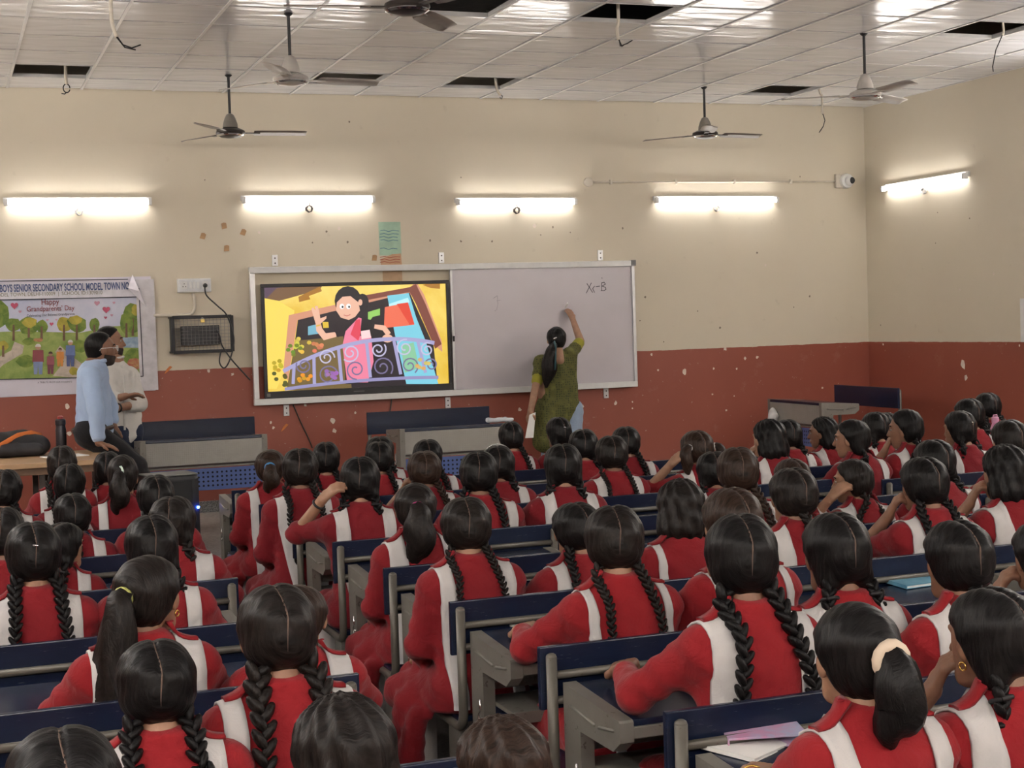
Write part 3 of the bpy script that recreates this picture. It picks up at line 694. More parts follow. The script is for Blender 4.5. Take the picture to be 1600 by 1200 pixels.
for cx, cy, r in ((300, 1085, 50), (440, 1035, 52), (590, 1005, 58), (765, 985, 50), (930, 975, 55), (1070, 985, 44), (450, 1145, 62), (625, 1110, 62), (790, 1095, 68), (960, 1085, 56), (1095, 1080, 42)):
    scr_poly('picture_scroll', band(spiral(cx, cy, r, 1.6, 1 if int(cx) % 2 else -1, random.uniform(0, 6)), 9), C(196, 192, 222) if cy < 1060 else C(120, 112, 150))
for cx, cy, rr, c, n in ((290, 960, 60, C(230, 206, 80), 9), (380, 975, 40, C(226, 130, 90), 7), (130, 1090, 52, C(196, 176, 44), 8), (240, 985, 40, C(120, 140, 40), 6), (300, 1155, 44, C(232, 160, 40), 7), (470, 1135, 44, C(160, 110, 190), 9), (1035, 1070, 46, C(226, 190, 110), 6), (150, 1170, 60, C(90, 90, 40), 7)):
    for k in range(n):
        a = random.uniform(0, 6.28); d = rr*math.sqrt(random.random())
        scr_poly('picture_flower', circ(cx+d*math.cos(a), cy+d*math.sin(a)*.8, 15, 13, 7), tuple(v*random.uniform(.75, 1.1) if v < .85 else v for v in c))
# taped notes, tape scraps and paint chips on the wall
nt = empty('paper_note', (0, 0, 0), 0, 'pale green handwritten note taped above the board', 'note')
MB().box(3.812, 4.02, Yf-.003, Yf-.001, 2.475, 2.78).build('sheet', pm('note_green', (.40, .58, .44), .7, 0, .1), nt)
stroke([[(593+random.uniform(0, 2), y+random.uniform(-1, 1)), (600, y-1.4), (607, y+.8), (614, y-1), (624-random.uniform(0, 4), y)] for y in (361, 366, 371, 376, 389)], pm('ink_blue', (.10, .22, .30), .6), .006, Yf-.0045, nt)
nt2 = empty('paper_note', (0, 0, 0), 0, 'torn orange note with red writing under the green note', 'note')
MB().prism([(3.82, 2.385), (4.02, 2.385), (4.015, 2.49), (3.93, 2.485), (3.82, 2.44)], 1, Yf-.006, Yf-.004).build('sheet', pm('note_orange', (.58, .36, .22), .7, 0, .1), nt2)
stroke([[(594, y), (601, y-1.4), (609, y+.8), (618, y-1), (625, y-.5)] for y in (402, 406, 410)], pm('ink_red', (.40, .08, .05), .6), .006, Yf-.0075, nt2)
tag(MB().box(3.835, 4.02, Yf-.003, Yf-.001, 2.05, 2.34).build('paper_note', pm('note_tan', (.55, .38, .24), .7, 0, .1)), 'tan paper on the wall between the board rail and television', 'note')
for px, py, rot, lab in ((317, 369, .3, 'brown tape scrap, leftmost of four above the switch board'), (350, 353, -.2, 'small brown tape scrap, topmost of four above the switch board'), (380, 363, .35, 'brown tape scrap nearest the television tube light'), (354, 388, 0, 'brown tape scrap, lowest of four above the switch board'), (585, 403, .1, 'dark brown tape scrap beside the torn orange note')):
    p = at(px, py, Yf); w = .024; 
    mb = MB().prism([(-w, -w*1.1), (w*.9, -w), (w, w*.9), (w*.2, w*1.25), (-w*.8, w)], 1, -.003, -.0005)
    o = mb.build('tape_scrap', pm('tape_brown', (.42, .25, .12), .5, 0, .2), None, False, p); o.rotation_euler.y = rot; tag(o, lab, 'tape')
M_chip = pm('bare_plaster', (.72, .62, .54), .8); M_chipd = pm('old_nail_mark', (.22, .18, .13), .8); M_org = pm('orange_scrap', (.65, .20, .05), .6)
chips = [(1018, 554, 5), (1028, 578, 4), (1070, 581, 9), (1115, 576, 4), (1151, 576, 4), (1164, 560, 5), (1183, 558, 6), (1133, 545, 7), (812, 640, 7), (962, 630, 7), (988, 628, 3), (988, 638, 3), (910, 635, 5), (1113, 616, 4), (1135, 641, 4), (1147, 619, 3), (555, 645, 4), (631, 651, 7), (675, 651, 5), (695, 650, 5), (753, 647, 6), (522, 673, 8), (427, 668, 5), (423, 660, 4), (105, 635, 8), (108, 677, 8), (395, 662, 6), (477, 633, 5), (520, 657, 9), (326, 579, 6), (363, 585, 5), (1285, 606, 4), (1380, 537, 3)]
for px, py, s in chips:
    p = at(px, py, Yf); r = s*.0030
    MB().prism([(r*random.uniform(.5, 1.1)*math.cos(a), r*random.uniform(.6, 1.3)*math.sin(a)) for a in [k*math.pi/4 for k in range(8)]], 1, -.0022, 0).build('paint_chip', M_chip, wall_front, False, p)
for px, py in ((444, 669), (262, 579)):
    p = at(px, py, Yf); MB().prism([(-.03, -.03), (.0, -.01), (.04, .03), (.02, .04), (-.01, .01)], 1, -.006, 0).build('orange_scrap', M_org, wall_front, False, p)
for px, py, s in ((510, 362, 3), (530, 357, 5), (543, 378, 3), (405, 363, 4), (488, 379, 2), (835, 353, 5), (864, 355, 3), (891, 363, 2), (973, 357, 3), (845, 367, 2), (672, 376, 3), (720, 377, 3), (769, 377, 3), (1008, 464, 3), (1000, 501, 2), (1090, 486, 2), (1125, 512, 3), (1037, 534, 2), (1240, 480, 2), (1265, 463, 3), (1250, 276, 2), (720, 277, 2), (546, 190, 3), (320, 281, 2), (1183, 395, 3), (1196, 414, 4)):
    p = at(px, py, Yf); r = s*.0040
    MB().prism([(r*random.uniform(.5, 1.1)*math.cos(a), r*random.uniform(.6, 1.3)*math.sin(a)) for a in [k*math.pi/3 for k in range(6)]], 1, -.0016, 0).build('wall_mark', M_chipd if s < 4 else M_chip, wall_front, False, p)
for px, py, s in ((1380, 538, 3), (1430, 533, 3), (1462, 380, 2), (1500, 452, 3), (1553, 428, 3), (1505, 570, 12), (1509, 590, 8), (1376, 508, 2), (1465, 332, 2), (1515, 341, 2), (1593, 540, 3), (1545, 620, 4)):
    p = atx(px, py, XR); r = s*.0038
    MB().prism([(r*random.uniform(.5, 1.1)*math.cos(a), r*random.uniform(.6, 1.3)*math.sin(a)) for a in [k*math.pi/3 for k in range(6)]], 0, -.002, 0).build('wall_mark', M_chip if s > 2 else M_chipd, wall_right, False, p)
# conduit with clips and the dome camera
cd = empty('conduit_pipe', (5.95, Yf, 3.146), 0, 'thin horizontal conduit leading to the dome camera', 'pipe')
MB().tube([(0, -.012, 0), (2.72, -.012, .012)], .009, 8).build('pipe_run', M_offw, cd, True)
MB().lathe([(.045, 0), (.045, .025), (.035, .03)], 16, (-.04, 0, 0), Matrix.Rotation(math.pi/2, 3, 'X')).build('junction_box', M_offw, cd, SM)
for x in (.2, .9, 1.55, 2.2): MB().box(x-.012, x+.012, -.024, 0, -.022+x*.0044, .022+x*.0044, .003).build('clip', M_offw, cd)
dc = empty('dome_camera', (8.79, Yf, 3.162), 0, 'white dome camera with black lens in the corner', 'camera')
MB().box(-.12, -.04, -.03, 0, -.07, .07, .006).build('back_plate', M_offw, dc)
RX = Matrix.Rotation(math.pi/2, 3, 'X')
MB().lathe([(.075, 0), (.078, .03), (.07, .06), (.055, .065)], 24, (0, 0, 0), RX).build('base', M_white, dc, SM)
MB().ell((.012, -.07, 0), (.052, .05, .052), None, 18, 12).build('dome', M_white, dc, True)
ln = MB().ell((.02, -.10, .0), (.035, .03, .035), None, 16, 10).build('lens', M_black, dc, True)
# ================================================================== school desks
DW = 1.07
def make_desk():
    t = empty('school_desk')
    h = DW/2; e = h-.045
    # bench
    for s in (-1, 1):
        MB().box(s*(h-.045)-.02, s*(h-.045)+.02, .05, .17, 0, .435, .004).build('bench_leg', M_steel, t)
        pts = [(s*(h-.02), -.022, .845), (s*(h-.02), -.022, .52)] + arc((s*(h-.02), .04, .49), .062, math.pi, 1.5*math.pi, 6, 'yz') + [(s*(h-.02), .33, .428)]
        po = MB().tube(pts, .017, 10).ell((s*(h-.02), -.022, .845), (.017, .017, .012), None, 10, 6).build('back_post', M_rail, t, True)
    for z in (.79, .715): MB().tube([(-h+.02, -.022, z), (h-.02, -.022, z)], .0125, 8).build('cross_rail', M_rail, t, True)
    MB().box(-h-.01, h+.01, -.003, .017, .685, .872, .004).build('backrest', M_blue, t)
    st = MB().box(-h+.02, h-.02, .04, .35, .437, .457, .005).build('seat', M_blue, t)
    MB().box(-h+.015, h-.015, .345, .36, .415, .45, .003).build('seat_edge', M_steel, st)
    # desk
    for s in (-1, 1):
        x0, x1 = sorted((s*e, s*(e-.042)))
        poly = [(.785, 0), (.785, .772), (.40, .748), (.393, .742), (.393, .688), (.44, .655), (.665, .655), (.665, 0)]
        sp_ = MB().prism(poly, 0, x0, x1).build('side_plate', M_steel, t)
        xo = s*(e+.001)
        MB().tube([(xo, .73, .715), (xo, .56, .70)], .005, 6).build('pressed_bead', M_steel, sp_, True)
        MB().tube([(xo, .53, .70), (xo, .43, .715)], .005, 6).build('pressed_bead', M_steel, sp_, True)
        MB().tube([(xo+s*.006, .68, .56), (xo+s*.008, .68, .52)]+arc((xo+s*.008, .675, .50), .018, 1.2, -3.4, 8, 'yz'), .004, 6).build('bag_hook', M_chrome, sp_, True)
    M = Matrix.Rotation(math.atan2(.024, .385), 4, 'X')
    tp = MB().box(-e+.042, e-.042, -.19, .19, -.024, 0, .004, Matrix.Translation((0, .592, .7585)) @ M).build('desk_top', M_blue, t)
    MB().box(-e+.042, e-.042, .395, .407, .695, .728, .003).build('front_lip', M_steel, t)
    sh = MB().box(-e+.042, e-.042, .49, .76, .535, .55, .003).build('book_shelf', M_steel, t)
    MB().box(-e+.042, e-.042, .478, .49, .515, .555, .003).build('shelf_lip', M_steel, sh)
    MB().box(-e+.042, e-.042, .772, .784, .565, .745, .003).build('front_panel', M_emboss, t)
    mp = MB().box(-e+.042, e-.042, .765, .772, .36, .53, .002).build('modesty_panel', M_blue2, t)
    hl = MB()
    for i in range(22):
        for j in range(4):
            x = -.38+.76*i/21; z = .395+.034*j
            for y, dy in ((.764, -.0012), (.7732, .0012)): hl.add([(x+.009*math.cos(a), y, z+.009*math.sin(a)) for a in [k*math.pi/3 for k in range(6)]], [(0, 1, 2, 3, 4, 5)])
    hl.build('punched_holes', M_hole, mp)['kind'] = 'stuff'
    for s in (-1, 1): MB().box(s*(e-.02)-.018, s*(e-.02)+.018, .06, .785, 0, .035, .003).build('floor_rail', M_steel, t)
    return t
desk0 = make_desk(); first = [True]
def desk(x, y, z=0, rz=0, label='', group='steel school desks with benches'):
    d = desk0 if first[0] else copy_tree(desk0); first[0] = False
    d.location = (x, y, z); d.rotation_euler.z = rz; tag(d, label, 'desk', group); return d
ROW = [2.46+.83*k for k in range(9)]
LROW = [2.25+.905*k for k in range(8)]
QROW = [5.54+.865*k for k in range(5)]
def cx(x0): return x0+DW/2
for k, y in enumerate(LROW): desk(cx(1.04-DW), y, label='%s desk from the back in the left column beside the aisle' % ORD[k])
for k, y in enumerate(ROW): desk(cx(1.62), y, label='%s desk from the back in the column right of the aisle' % ORD[k])
for k, y in enumerate(ROW[1:]): desk(cx(2.72), y+.02, label='%s desk from the back in the second column past the aisle' % ORD[k+1])
for k, y in enumerate(ROW[2:]): desk(cx(3.82), y+.03, label='%s desk from the back in the third column past the aisle' % ORD[k+2])
for k, y in enumerate(QROW): desk(cx(4.97), y, label='%s desk from the back in the right column near right wall' % ORD[k])
for k, y in enumerate((8.1, 8.97)): desk(cx(6.3), y, label='%s far right desk in the front corner rows' % ('nearer' if k == 0 else 'further'))
desk(1.90, 12.62, ZP, math.pi, 'empty desk facing the class beside the standing men')
desk(3.87, 12.30, ZP, math.pi, 'empty desk facing the class below the television corner')
desk(8.2, 12.25, ZP, math.pi/2-.02, 'empty desk turned sideways in the right corner of platform')
# ================================================================== teacher table and what stands on the platform
tt = empty('teacher_table', (0, 0, ZP), 0, 'long wooden topped table with steel legs under the banner', 'table')
MB().box(-1.0, 1.12, 10.66, 11.62, .71, .745, .005).build('table_top', M_wood, tt)
MB().box(-.96, 1.08, 10.70, 11.58, .66, .71, .003).build('apron', pm('apron_brown', (.16, .09, .05), .5), tt)
for x in (-.92, .62, .70, 1.04):
    for y in (10.74, 11.54): MB().box(x-.02, x+.02, y-.02, y+.02, 0, .66, .003).build('leg', M_dark, tt)
# backpack
zt = ZP+.745
bg = empty('backpack', (.50, 11.35, zt), .1, 'black backpack with an orange strap lying on the table', 'backpack')
def lump(name, prims, h, mat, par, k=.03, noise=0.0):
    return sdf_obj(name, prims, h, mat, par, k, noise)
BAGPENDING = bg
bo = empty('water_bottle', (.81, 11.50, zt), 0, 'dark grey steel bottle with a red cap on the table', 'bottle')
MB().lathe([(.036, 0), (.038, .01), (.038, .17), (.034, .185), (.034, .20), (.038, .205), (.038, .235), (.03, .245), (.0, .246)], 20).build('flask', pm('bottle_gunmetal', (.05, .045, .05), .35, .5), bo, SM)
MB().lathe([(.022, .245), (.022, .262), (.012, .268), (.0, .268)], 16).build('cap', pm('bottle_red', (.35, .05, .04), .4), bo, SM)
tag(MB().box(-.14, .14, -.10, .10, 0, .006, .001).build('paper_sheaf', M_paper, None, False, (.80, 11.1, zt), .3), 'thin white paper sheaf on the wooden table', 'paper')
# loudspeaker
lsp = empty('loudspeaker', (1.47, 10.78, ZP), .15, 'black loudspeaker with a blue light standing on the platform', 'speaker')
MB().box(-.175, .175, -.15, .16, 0, .60, .03).build('cabinet', M_black, lsp)
MB().box(-.15, .12, -.158, -.148, .04, .56, .006).build('grille', pm('grille_dark', (.012, .012, .013), .7), lsp)
MB().box(-.17, .17, -.14, .15, .598, .608, .004).build('top_edge', pm('edge_grey', (.16, .16, .15), .5), lsp)
MB().ell((.155, -.158, .37), (.009, .006, .009), None, 10, 8).build('indicator', emit('blue_led', (.02, .10, 1.0), 60), lsp, True)
# ================================================================== signed-distance modelling (bodies, clothes, hair)
f32 = np.float32
def surface_nets(F, xs, ys, zs):
    ins = F < 0
    nx, ny, nz = F.shape
    def cor(A, i, j, k): return A[i:nx-1+i, j:ny-1+j, k:nz-1+k]
    cnt = sum(cor(ins, i, j, k).astype(np.int8) for i in (0, 1) for j in (0, 1) for k in (0, 1))
    act = (cnt > 0) & (cnt < 8)
    I, J, K = np.nonzero(act); N = len(I)
    idx = -np.ones(act.shape, np.int32); idx[I, J, K] = np.arange(N)
    co = [(i, j, k) for i in (0, 1) for j in (0, 1) for k in (0, 1)]
    val = np.stack([F[I+i, J+j, K+k] for i, j, k in co], 1)
    acc = np.zeros((N, 3), f32); c = np.zeros(N, f32)
    for a in range(8):
        for b in range(a+1, 8):
            d = [co[b][q]-co[a][q] for q in range(3)]
            if sum(abs(q) for q in d) != 1: continue
            m = (val[:, a] < 0) != (val[:, b] < 0)
            if not m.any(): continue
            t = val[m, a]/(val[m, a]-val[m, b])
            p = np.stack([co[a][q]+t*d[q] for q in range(3)], 1); acc[m] += p; c[m] += 1
    acc /= c[:, None]
    V = np.stack([xs[I]+acc[:, 0]*(xs[I+1]-xs[I]), ys[J]+acc[:, 1]*(ys[J+1]-ys[J]), zs[K]+acc[:, 2]*(zs[K+1]-zs[K])], 1)
    Q = []
    for ax in range(3):
        s0 = [slice(1, -1)]*3; s1 = [slice(1, -1)]*3; s0[ax] = slice(0, -1); s1[ax] = slice(1, None)
        a = ins[tuple(s0)]; b = ins[tuple(s1)]
        off = [1, 1, 1]; off[ax] = 0
        u, v = [q for q in range(3) if q != ax]
        for m, flip in ((a & ~b, ax == 1), (~a & b, ax != 1)):
            P = np.stack(np.nonzero(m), 1)+np.array(off)
            if not len(P): continue
            def at4(du, dv):
                q = P.copy(); q[:, u] -= du; q[:, v] -= dv
                return idx[q[:, 0], q[:, 1], q[:, 2]]
            r = np.stack([at4(1, 1), at4(0, 1), at4(0, 0), at4(1, 0)], 1)
            if flip: r = r[:, ::-1]
            Q.append(r)
    Q = np.concatenate(Q) if Q else np.zeros((0, 4), int)
    return V, Q[(Q >= 0).all(1)]
def smin(a, b, k):
    h = np.maximum(k-np.abs(a-b), 0)/k
    return np.minimum(a, b)-h*h*(k*.25)
def smax(a, b, k): return -smin(-a, -b, k)
def cone(P, a, b, ra, rb):
    ax, ay, az = (f32(q) for q in a); bx, by, bz = (f32(q)-f32(w) for q, w in zip(b, a))
    l2 = bx*bx+by*by+bz*bz+f32(1e-9)
    X, Y, Z = P[0]-ax, P[1]-ay, P[2]-az
    h = np.clip((X*bx+Y*by+Z*bz)/l2, 0, 1)
    return np.sqrt((X-bx*h)**2+(Y-by*h)**2+(Z-bz*h)**2)-(f32(ra)+f32(rb-ra)*h)
def ellip(P, c, r):
    X, Y, Z = P[0]-f32(c[0]), P[1]-f32(c[1]), P[2]-f32(c[2])
    k0 = np.sqrt((X/r[0])**2+(Y/r[1])**2+(Z/r[2])**2); k1 = np.sqrt((X/r[0]**2)**2+(Y/r[1]**2)**2+(Z/r[2]**2)**2)+1e-6
    return k0*(k0-1)/k1
def union(P, prims, k):
    d = None
    for q in prims:
        e = cone(P, *q) if len(q) == 4 else ellip(P, *q)
        d = e if d is None else smin(d, e, k)
    return d
def grid(lo, hi, h):
    ax = [np.arange(lo[i]-2*h, hi[i]+2.5*h, h, dtype=f32) for i in range(3)]
    return ax, (ax[0][:, None, None], ax[1][None, :, None], ax[2][None, None, :])
def bounds(prims, pad=.0):
    lo = np.array([9.]*3); hi = -lo
    for q in prims:
        if len(q) == 4:
            r = max(q[2], q[3])
            for p in (q[0], q[1]): lo = np.minimum(lo, np.array(p)-r); hi = np.maximum(hi, np.array(p)+r)
        else: lo = np.minimum(lo, np.array(q[0])-np.array(q[1])); hi = np.maximum(hi, np.array(q[0])+np.array(q[1]))
    return lo-pad, hi+pad
def nets(fn, lo, hi, h):
    ax, P = grid(lo, hi, h); F = fn(P)
    F = np.broadcast_to(F, (len(ax[0]), len(ax[1]), len(ax[2])))
    return surface_nets(np.ascontiguousarray(F), *ax)
def np_mesh(name, V, Q, mats, mi=None):
    me = bpy.data.meshes.new(name); n = len(Q)
    me.vertices.add(len(V)); me.vertices.foreach_set('co', np.ascontiguousarray(V, f32).ravel())
    me.loops.add(n*4); me.loops.foreach_set('vertex_index', np.ascontiguousarray(Q, np.int32).ravel())
    me.polygons.add(n); me.polygons.foreach_set('loop_start', np.arange(0, n*4, 4, dtype=np.int32))
    me.polygons.foreach_set('loop_total', np.full(n, 4, np.int32))
    me.polygons.foreach_set('use_smooth', np.ones(n, bool))
    for m in mats if isinstance(mats, (list, tuple)) else [mats]: me.materials.append(m)
    if mi is not None: me.polygons.foreach_set('material_index', np.asarray(mi, np.int32))
    me.update(calc_edges=True); me.validate(); return me
def sdf_obj(name, prims, h, mat, par, k=.03, noise=0.0, cut=None):
    lo, hi = bounds(prims, .015)
    def fn(P):
        d = union(P, prims, k)
        if noise: d = d+f32(noise)*np.sin(P[0]*55+P[2]*23)*np.sin(P[1]*47-P[2]*31)
        if cut is not None: d = cut(P, d)
        return d
    V, Q = nets(fn, lo, hi, h); return link(name, np_mesh(name, V, Q, mat), par)
def joinm(parts):
    V = []; Q = []; b = 0
    for v, q in parts: V.append(v); Q.append(q+b); b += len(v)
    return np.concatenate(V), np.concatenate(Q)
# ---- backpack on the table
sdf_obj('bag_body', [((-.15, 0, .08), (.15, 0, .07), .085, .075), ((-.12, .05, .10), (.05, .05, .13), .07, .06)], .014, pm('bag_black', (.018, .018, .02), .7, 0, .3), BAGPENDING, .05, .004)
sdf_obj('bag_pocket', [((-.12, -.07, .06), (.12, -.08, .05), .05, .045)], .012, pm('bag_pocket_black', (.028, .027, .03), .65, 0, .3), BAGPENDING, .03, .003)
MB().tube([(-.30, -.05, .03), (-.20, -.13, .05), (-.12, -.10, .10), (.0, -.04, .155), (.10, .0, .165), (.17, .03, .14)], .017, 8, flat=.35).build('orange_strap', pm('strap_orange', (.62, .16, .03), .6), BAGPENDING, True)
# ================================================================== heads, hands, hair
SKINS = [skin_mat('skin_brown_%d' % i, c) for i, c in enumerate(((.30, .155, .095), (.36, .20, .125), (.24, .12, .072)))]
HAIRS = [hair_mat('hair_black', (.0060, .0052, .0052)), hair_mat('hair_soft_black', (.0105, .0080, .0070)), hair_mat('hair_dark_brown', (.024, .0140, .0100))]
M_part = pm('scalp_line', (.12, .075, .055), .7)
M_kurta = [cloth_mat('kurta_red_%d' % i, c, .35) for i, c in enumerate(((.265, .0115, .016), (.215, .0105, .0155), (.18, .009, .0145)))]  # one uniform red, in brighter lit and dimmer tones
M_sash = cloth_mat('white_sash_cloth', (.54, .52, .51), .22, .06)
M_salwar = cloth_mat('white_salwar_cloth', (.62, .58, .56), .3, .06)
M_shoe = pm('black_shoe', (.015, .014, .014), .35)
def head_fn(P, man=False):
    d = ellip(P, (0, -.012, .02), (.074, .093, .089))
    d = smin(d, ellip(P, (0, .028, -.03), (.058, .064, .083)), .03)
    d = smin(d, cone(P, (-.02, .062, -.088), (.02, .062, -.088), .021, .021), .03)
    d = smin(d, cone(P, (0, .084, .012), (0, .104, -.026), .007, .0125), .014)
    d = smin(d, cone(P, (-.018, .09, -.056), (.018, .09, -.056), .009, .009), .010)
    for s in (-1, 1):
        d = smax(d, -cone(P, (s*.031, .105, .006), (s*.031, .105, .006), .019, .019), .012)
        d = smin(d, ellip(P, (s*.078, .008, -.012), (.010, .020, .030)), .010)
        d = smin(d, cone(P, (s*.018, .086, .030), (s*.045, .072, .030), .008, .006), .012)
    return smin(d, cone(P, (0, -.025, -.075), (0, -.055, -.20), .049 if not man else .056, .056 if not man else .064), .025)
HEADV, HEADQ = nets(head_fn, (-.1, -.13, -.26), (.1, .13, .12), .0065)
MHEADV, MHEADQ = nets(lambda P: head_fn(P, True), (-.1, -.13, -.26), (.1, .13, .12), .0065)
def eyes_mb(par, M=None, sc=1.0):
    for s in (-1, 1):
        e = MB().ell((s*.030, .0775, .005), (.012, .009, .0065), None, 10, 8).build('eye', pm('eye_white', (.45, .42, .39), .3), par, True)
        MB().ell((s*.030, .0850, .005), (.0055, .003, .0055), None, 8, 6).build('iris', pm('iris_dark', (.02, .012, .008), .2), e, True)
        b = MB().tube([(s*.014, .090, .026), (s*.030, .089, .031), (s*.048, .076, .027)], .004, 6).build('eyebrow', HAIRS[0], par, True)
        if M is not None:
            for o in (e, b): o.matrix_local = M
def hand_prims(Wp, d, n, side, curl=.5):
    Wp = np.array(Wp, float); d = np.array(d, float); d /= np.linalg.norm(d); n = np.array(n, float); n -= d*n.dot(d); n /= np.linalg.norm(n)
    lat = np.cross(d, n)*side
    pr = []
    ln = (.062, .072, .068, .052)
    for j in range(4):
        b = Wp+d*(.078-.004*abs(j-1.2))+lat*((1.5-j)*.0185); pr.append((tuple(Wp+lat*((1.5-j)*.010)), tuple(b), .0145, .0115))
        p = b; a = curl*.5
        for seg, (f, r) in enumerate(((.45, .0095), (.32, .0086), (.26, .0078))):
            q = p+(d*math.cos(a)+n*math.sin(a))*ln[j]*f; pr.append((tuple(p), tuple(q), r, r*.93)); p = q; a += curl
    b = Wp+d*.028+lat*.026; q = b+(d*.55+lat*.62+n*.35)*.042; pr.append((tuple(Wp+d*.01+lat*.01), tuple(b), .015, .0135)); pr.append((tuple(b), tuple(q), .0125, .0105)); pr.append((tuple(q), tuple(q+(d*.85+lat*.1+n*.4)*.03), .0103, .008))
    return pr
def hand_nets(E_, W_, d, n, side, curl, ra=.033, rb=.024, h=.0068):
    E_ = np.array(E_, float); W_ = np.array(W_, float)
    pr = [(tuple(E_), tuple(W_), ra, rb)]+hand_prims(W_, d, n, side, curl)
    lo, hi = bounds(pr, .006)
    return nets(lambda P: union(P, pr, .011), lo, hi, h)
# hair caps in the head frame
def cap_fn(style):
    def fn(P):
        X, Y, Z = P
        d = ellip(P, (0, -.013, .021), (.093, .108, .098)) if style in ('pony', 'bob') else smin(ellip(P, (-.017, -.013, .020), (.079, .107, .099)), ellip(P, (.017, -.013, .020), (.079, .107, .099)), .012)
        if style != 'pony': d = smin(d, ellip(P, (0, -.040, -.030), (.078, .070, .060)), .03)
        else: d = smin(d, ellip(P, (0, -.04, -.035), (.072, .068, .062)), .03)
        if style == 'low':
            for s in (-1, 1): d = smin(d, ellip(P, (s*.056, -.050, -.070), (.032, .034, .036)), .03)
        if style == 'bob':
            d = smin(d, ellip(P, (0, -.040, -.075), (.102, .080, .080)), .03)
            d = d+f32(.0035)*np.sin(np.arctan2(X, -Y+.02)*17+Z*30)
        cut = (Y-.016)-f32(.72)*np.maximum(Z-.005, 0)-f32(.25)*np.minimum(Z, 0)*(-1 if style == 'bob' else 1)
        d = smax(d, cut, .018)
        if style in ('part', 'low'):
            d = d+f32(.0065)*np.exp(-(X/.006)**2)*(1/(1+np.exp(-(Z-.0)*90)))
        return d+f32(.0011)*np.sin(Y*230+np.abs(X)*70+np.sin(Z*40)*1.5)+f32(.0012)*np.sin(Z*90+Y*50+X*30)
    return fn
CAPS = {}
for stl in ('part', 'low', 'pony', 'bob'):
    V, Q = nets(cap_fn(stl), (-.11, -.14, -.18), (.11, .12, .14), .0062)
    CAPS[stl] = (V, Q)
CAPM = {}
def cap_mesh(style, hm):
    if (style, hm) not in CAPM: CAPM[(style, hm)] = np_mesh('hair_'+style, *CAPS[style], HAIRS[hm])
    return CAPM[(style, hm)]
def part_mesh():
    n = 26; fn = cap_fn('part'); P0 = []; DR = []
    for i in range(n):
        a = math.radians(42+i*6.3); w = .0019*min(1, (n-1-i)/5.0+.15); x = .003*math.sin(i*.45)
        for q in (-1, 1):
            dv = np.array([0, math.cos(a), math.sin(a)]); P0.append(np.array([x+q*w, -.02, .0])+dv*.2); DR.append(-dv)
    P0 = np.array(P0); DR = np.array(DR)
    def march2(off):
        p = P0.copy()
        for _ in range(60): p = p+DR*(np.clip(fn((p[:, 0], p[:, 1], p[:, 2]))-off, -.01, .03)*.7)[:, None]
        return p
    A = march2(.0012); B = march2(-.003); m = len(A); Q = []
    for i in range(n-1):
        a = 2*i; Q += [(a, a+1, a+3, a+2), (m+a, m+a+2, m+a+3, m+a+1), (a, a+2, m+a+2, m+a), (a+1, m+a+1, m+a+3, a+3)]
    return np_mesh('parting', np.concatenate([A, B]), np.array(Q), M_part)
PARTM = part_mesh()
def resample(pts, step):
    P = [np.array(p, float) for p in pts]; C2 = []
    for i in range(len(P)-1):
        p0 = P[max(i-1, 0)]; p1 = P[i]; p2 = P[i+1]; p3 = P[min(i+2, len(P)-1)]
        for k in range(10):
            u = k/10; C2.append(.5*((2*p1)+(-p0+p2)*u+(2*p0-5*p1+4*p2-p3)*u*u+(-p0+3*p1-3*p2+p3)*u**3))
    C2.append(P[-1]); C2 = np.array(C2); s = np.concatenate([[0], np.cumsum(np.linalg.norm(np.diff(C2, axis=0), axis=1))])
    n = max(3, int(s[-1]/step)+1); t = np.linspace(0, s[-1], n)
    return np.stack([np.interp(t, s, C2[:, q]) for q in range(3)], 1)
def braid_mb(pts, r, r1, out=(0, -1, 0), tuft=.05):
    mb = MB(); L = resample(pts, r*.66); n = len(L); out = Vector(out)
    for i in range(n-1):
        t = Vector(L[min(i+1, n-1)]-L[max(i-1, 0)]).normalized(); side = t.cross(out).normalized(); o2 = side.cross(t)
        rr = r+(r1-r)*i/(n-1); s = 1 if i % 2 else -1
        a = (t*math.cos(.62)-side*s*math.sin(.62)).normalized(); b = o2.cross(a).normalized()
        mb.ell(Vector(L[i])+side*(s*rr*.42)+o2*(rr*.08), (rr*.50, rr*.72, rr*1.22), (b, o2, a), 7, 5)
    if tuft:
        e = Vector(L[-1]); t = Vector(L[-1]-L[-2]).normalized()
        mb.tube([e-t*.005, e+t*tuft*.3, e+t*tuft*.7, e+t*tuft], r1, 7, rad=[r1*.6, r1*1.05, r1*.85, r1*.2], groove=.12)
    return mb
def tail_mb(pts, r, wav=0.0):
    L = resample(pts, .014); n = len(L); rad = []
    for i in range(n):
        u = i/(n-1); rad.append(r*(.55+.75*math.sin(min(1, u*1.7)*math.pi/2))*(1-.85*max(0, (u-.62)/.38)**1.4)); L[i][0] += wav*math.sin(u*13)*u
    return MB().tube([tuple(p) for p in L], r, 16, rad=rad, groove=.10, ng=6, flat=1.15)
def tie_mb(c, r, ax=(0, -1, 0), th=.008):
    a = Vector(ax).normalized(); u = a.orthogonal().normalized(); v = a.cross(u); c = Vector(c)
    return MB().tube([c+(u*math.cos(k*math.pi/7)+v*math.sin(k*math.pi/7))*r for k in range(15)], th, 7, caps=False)
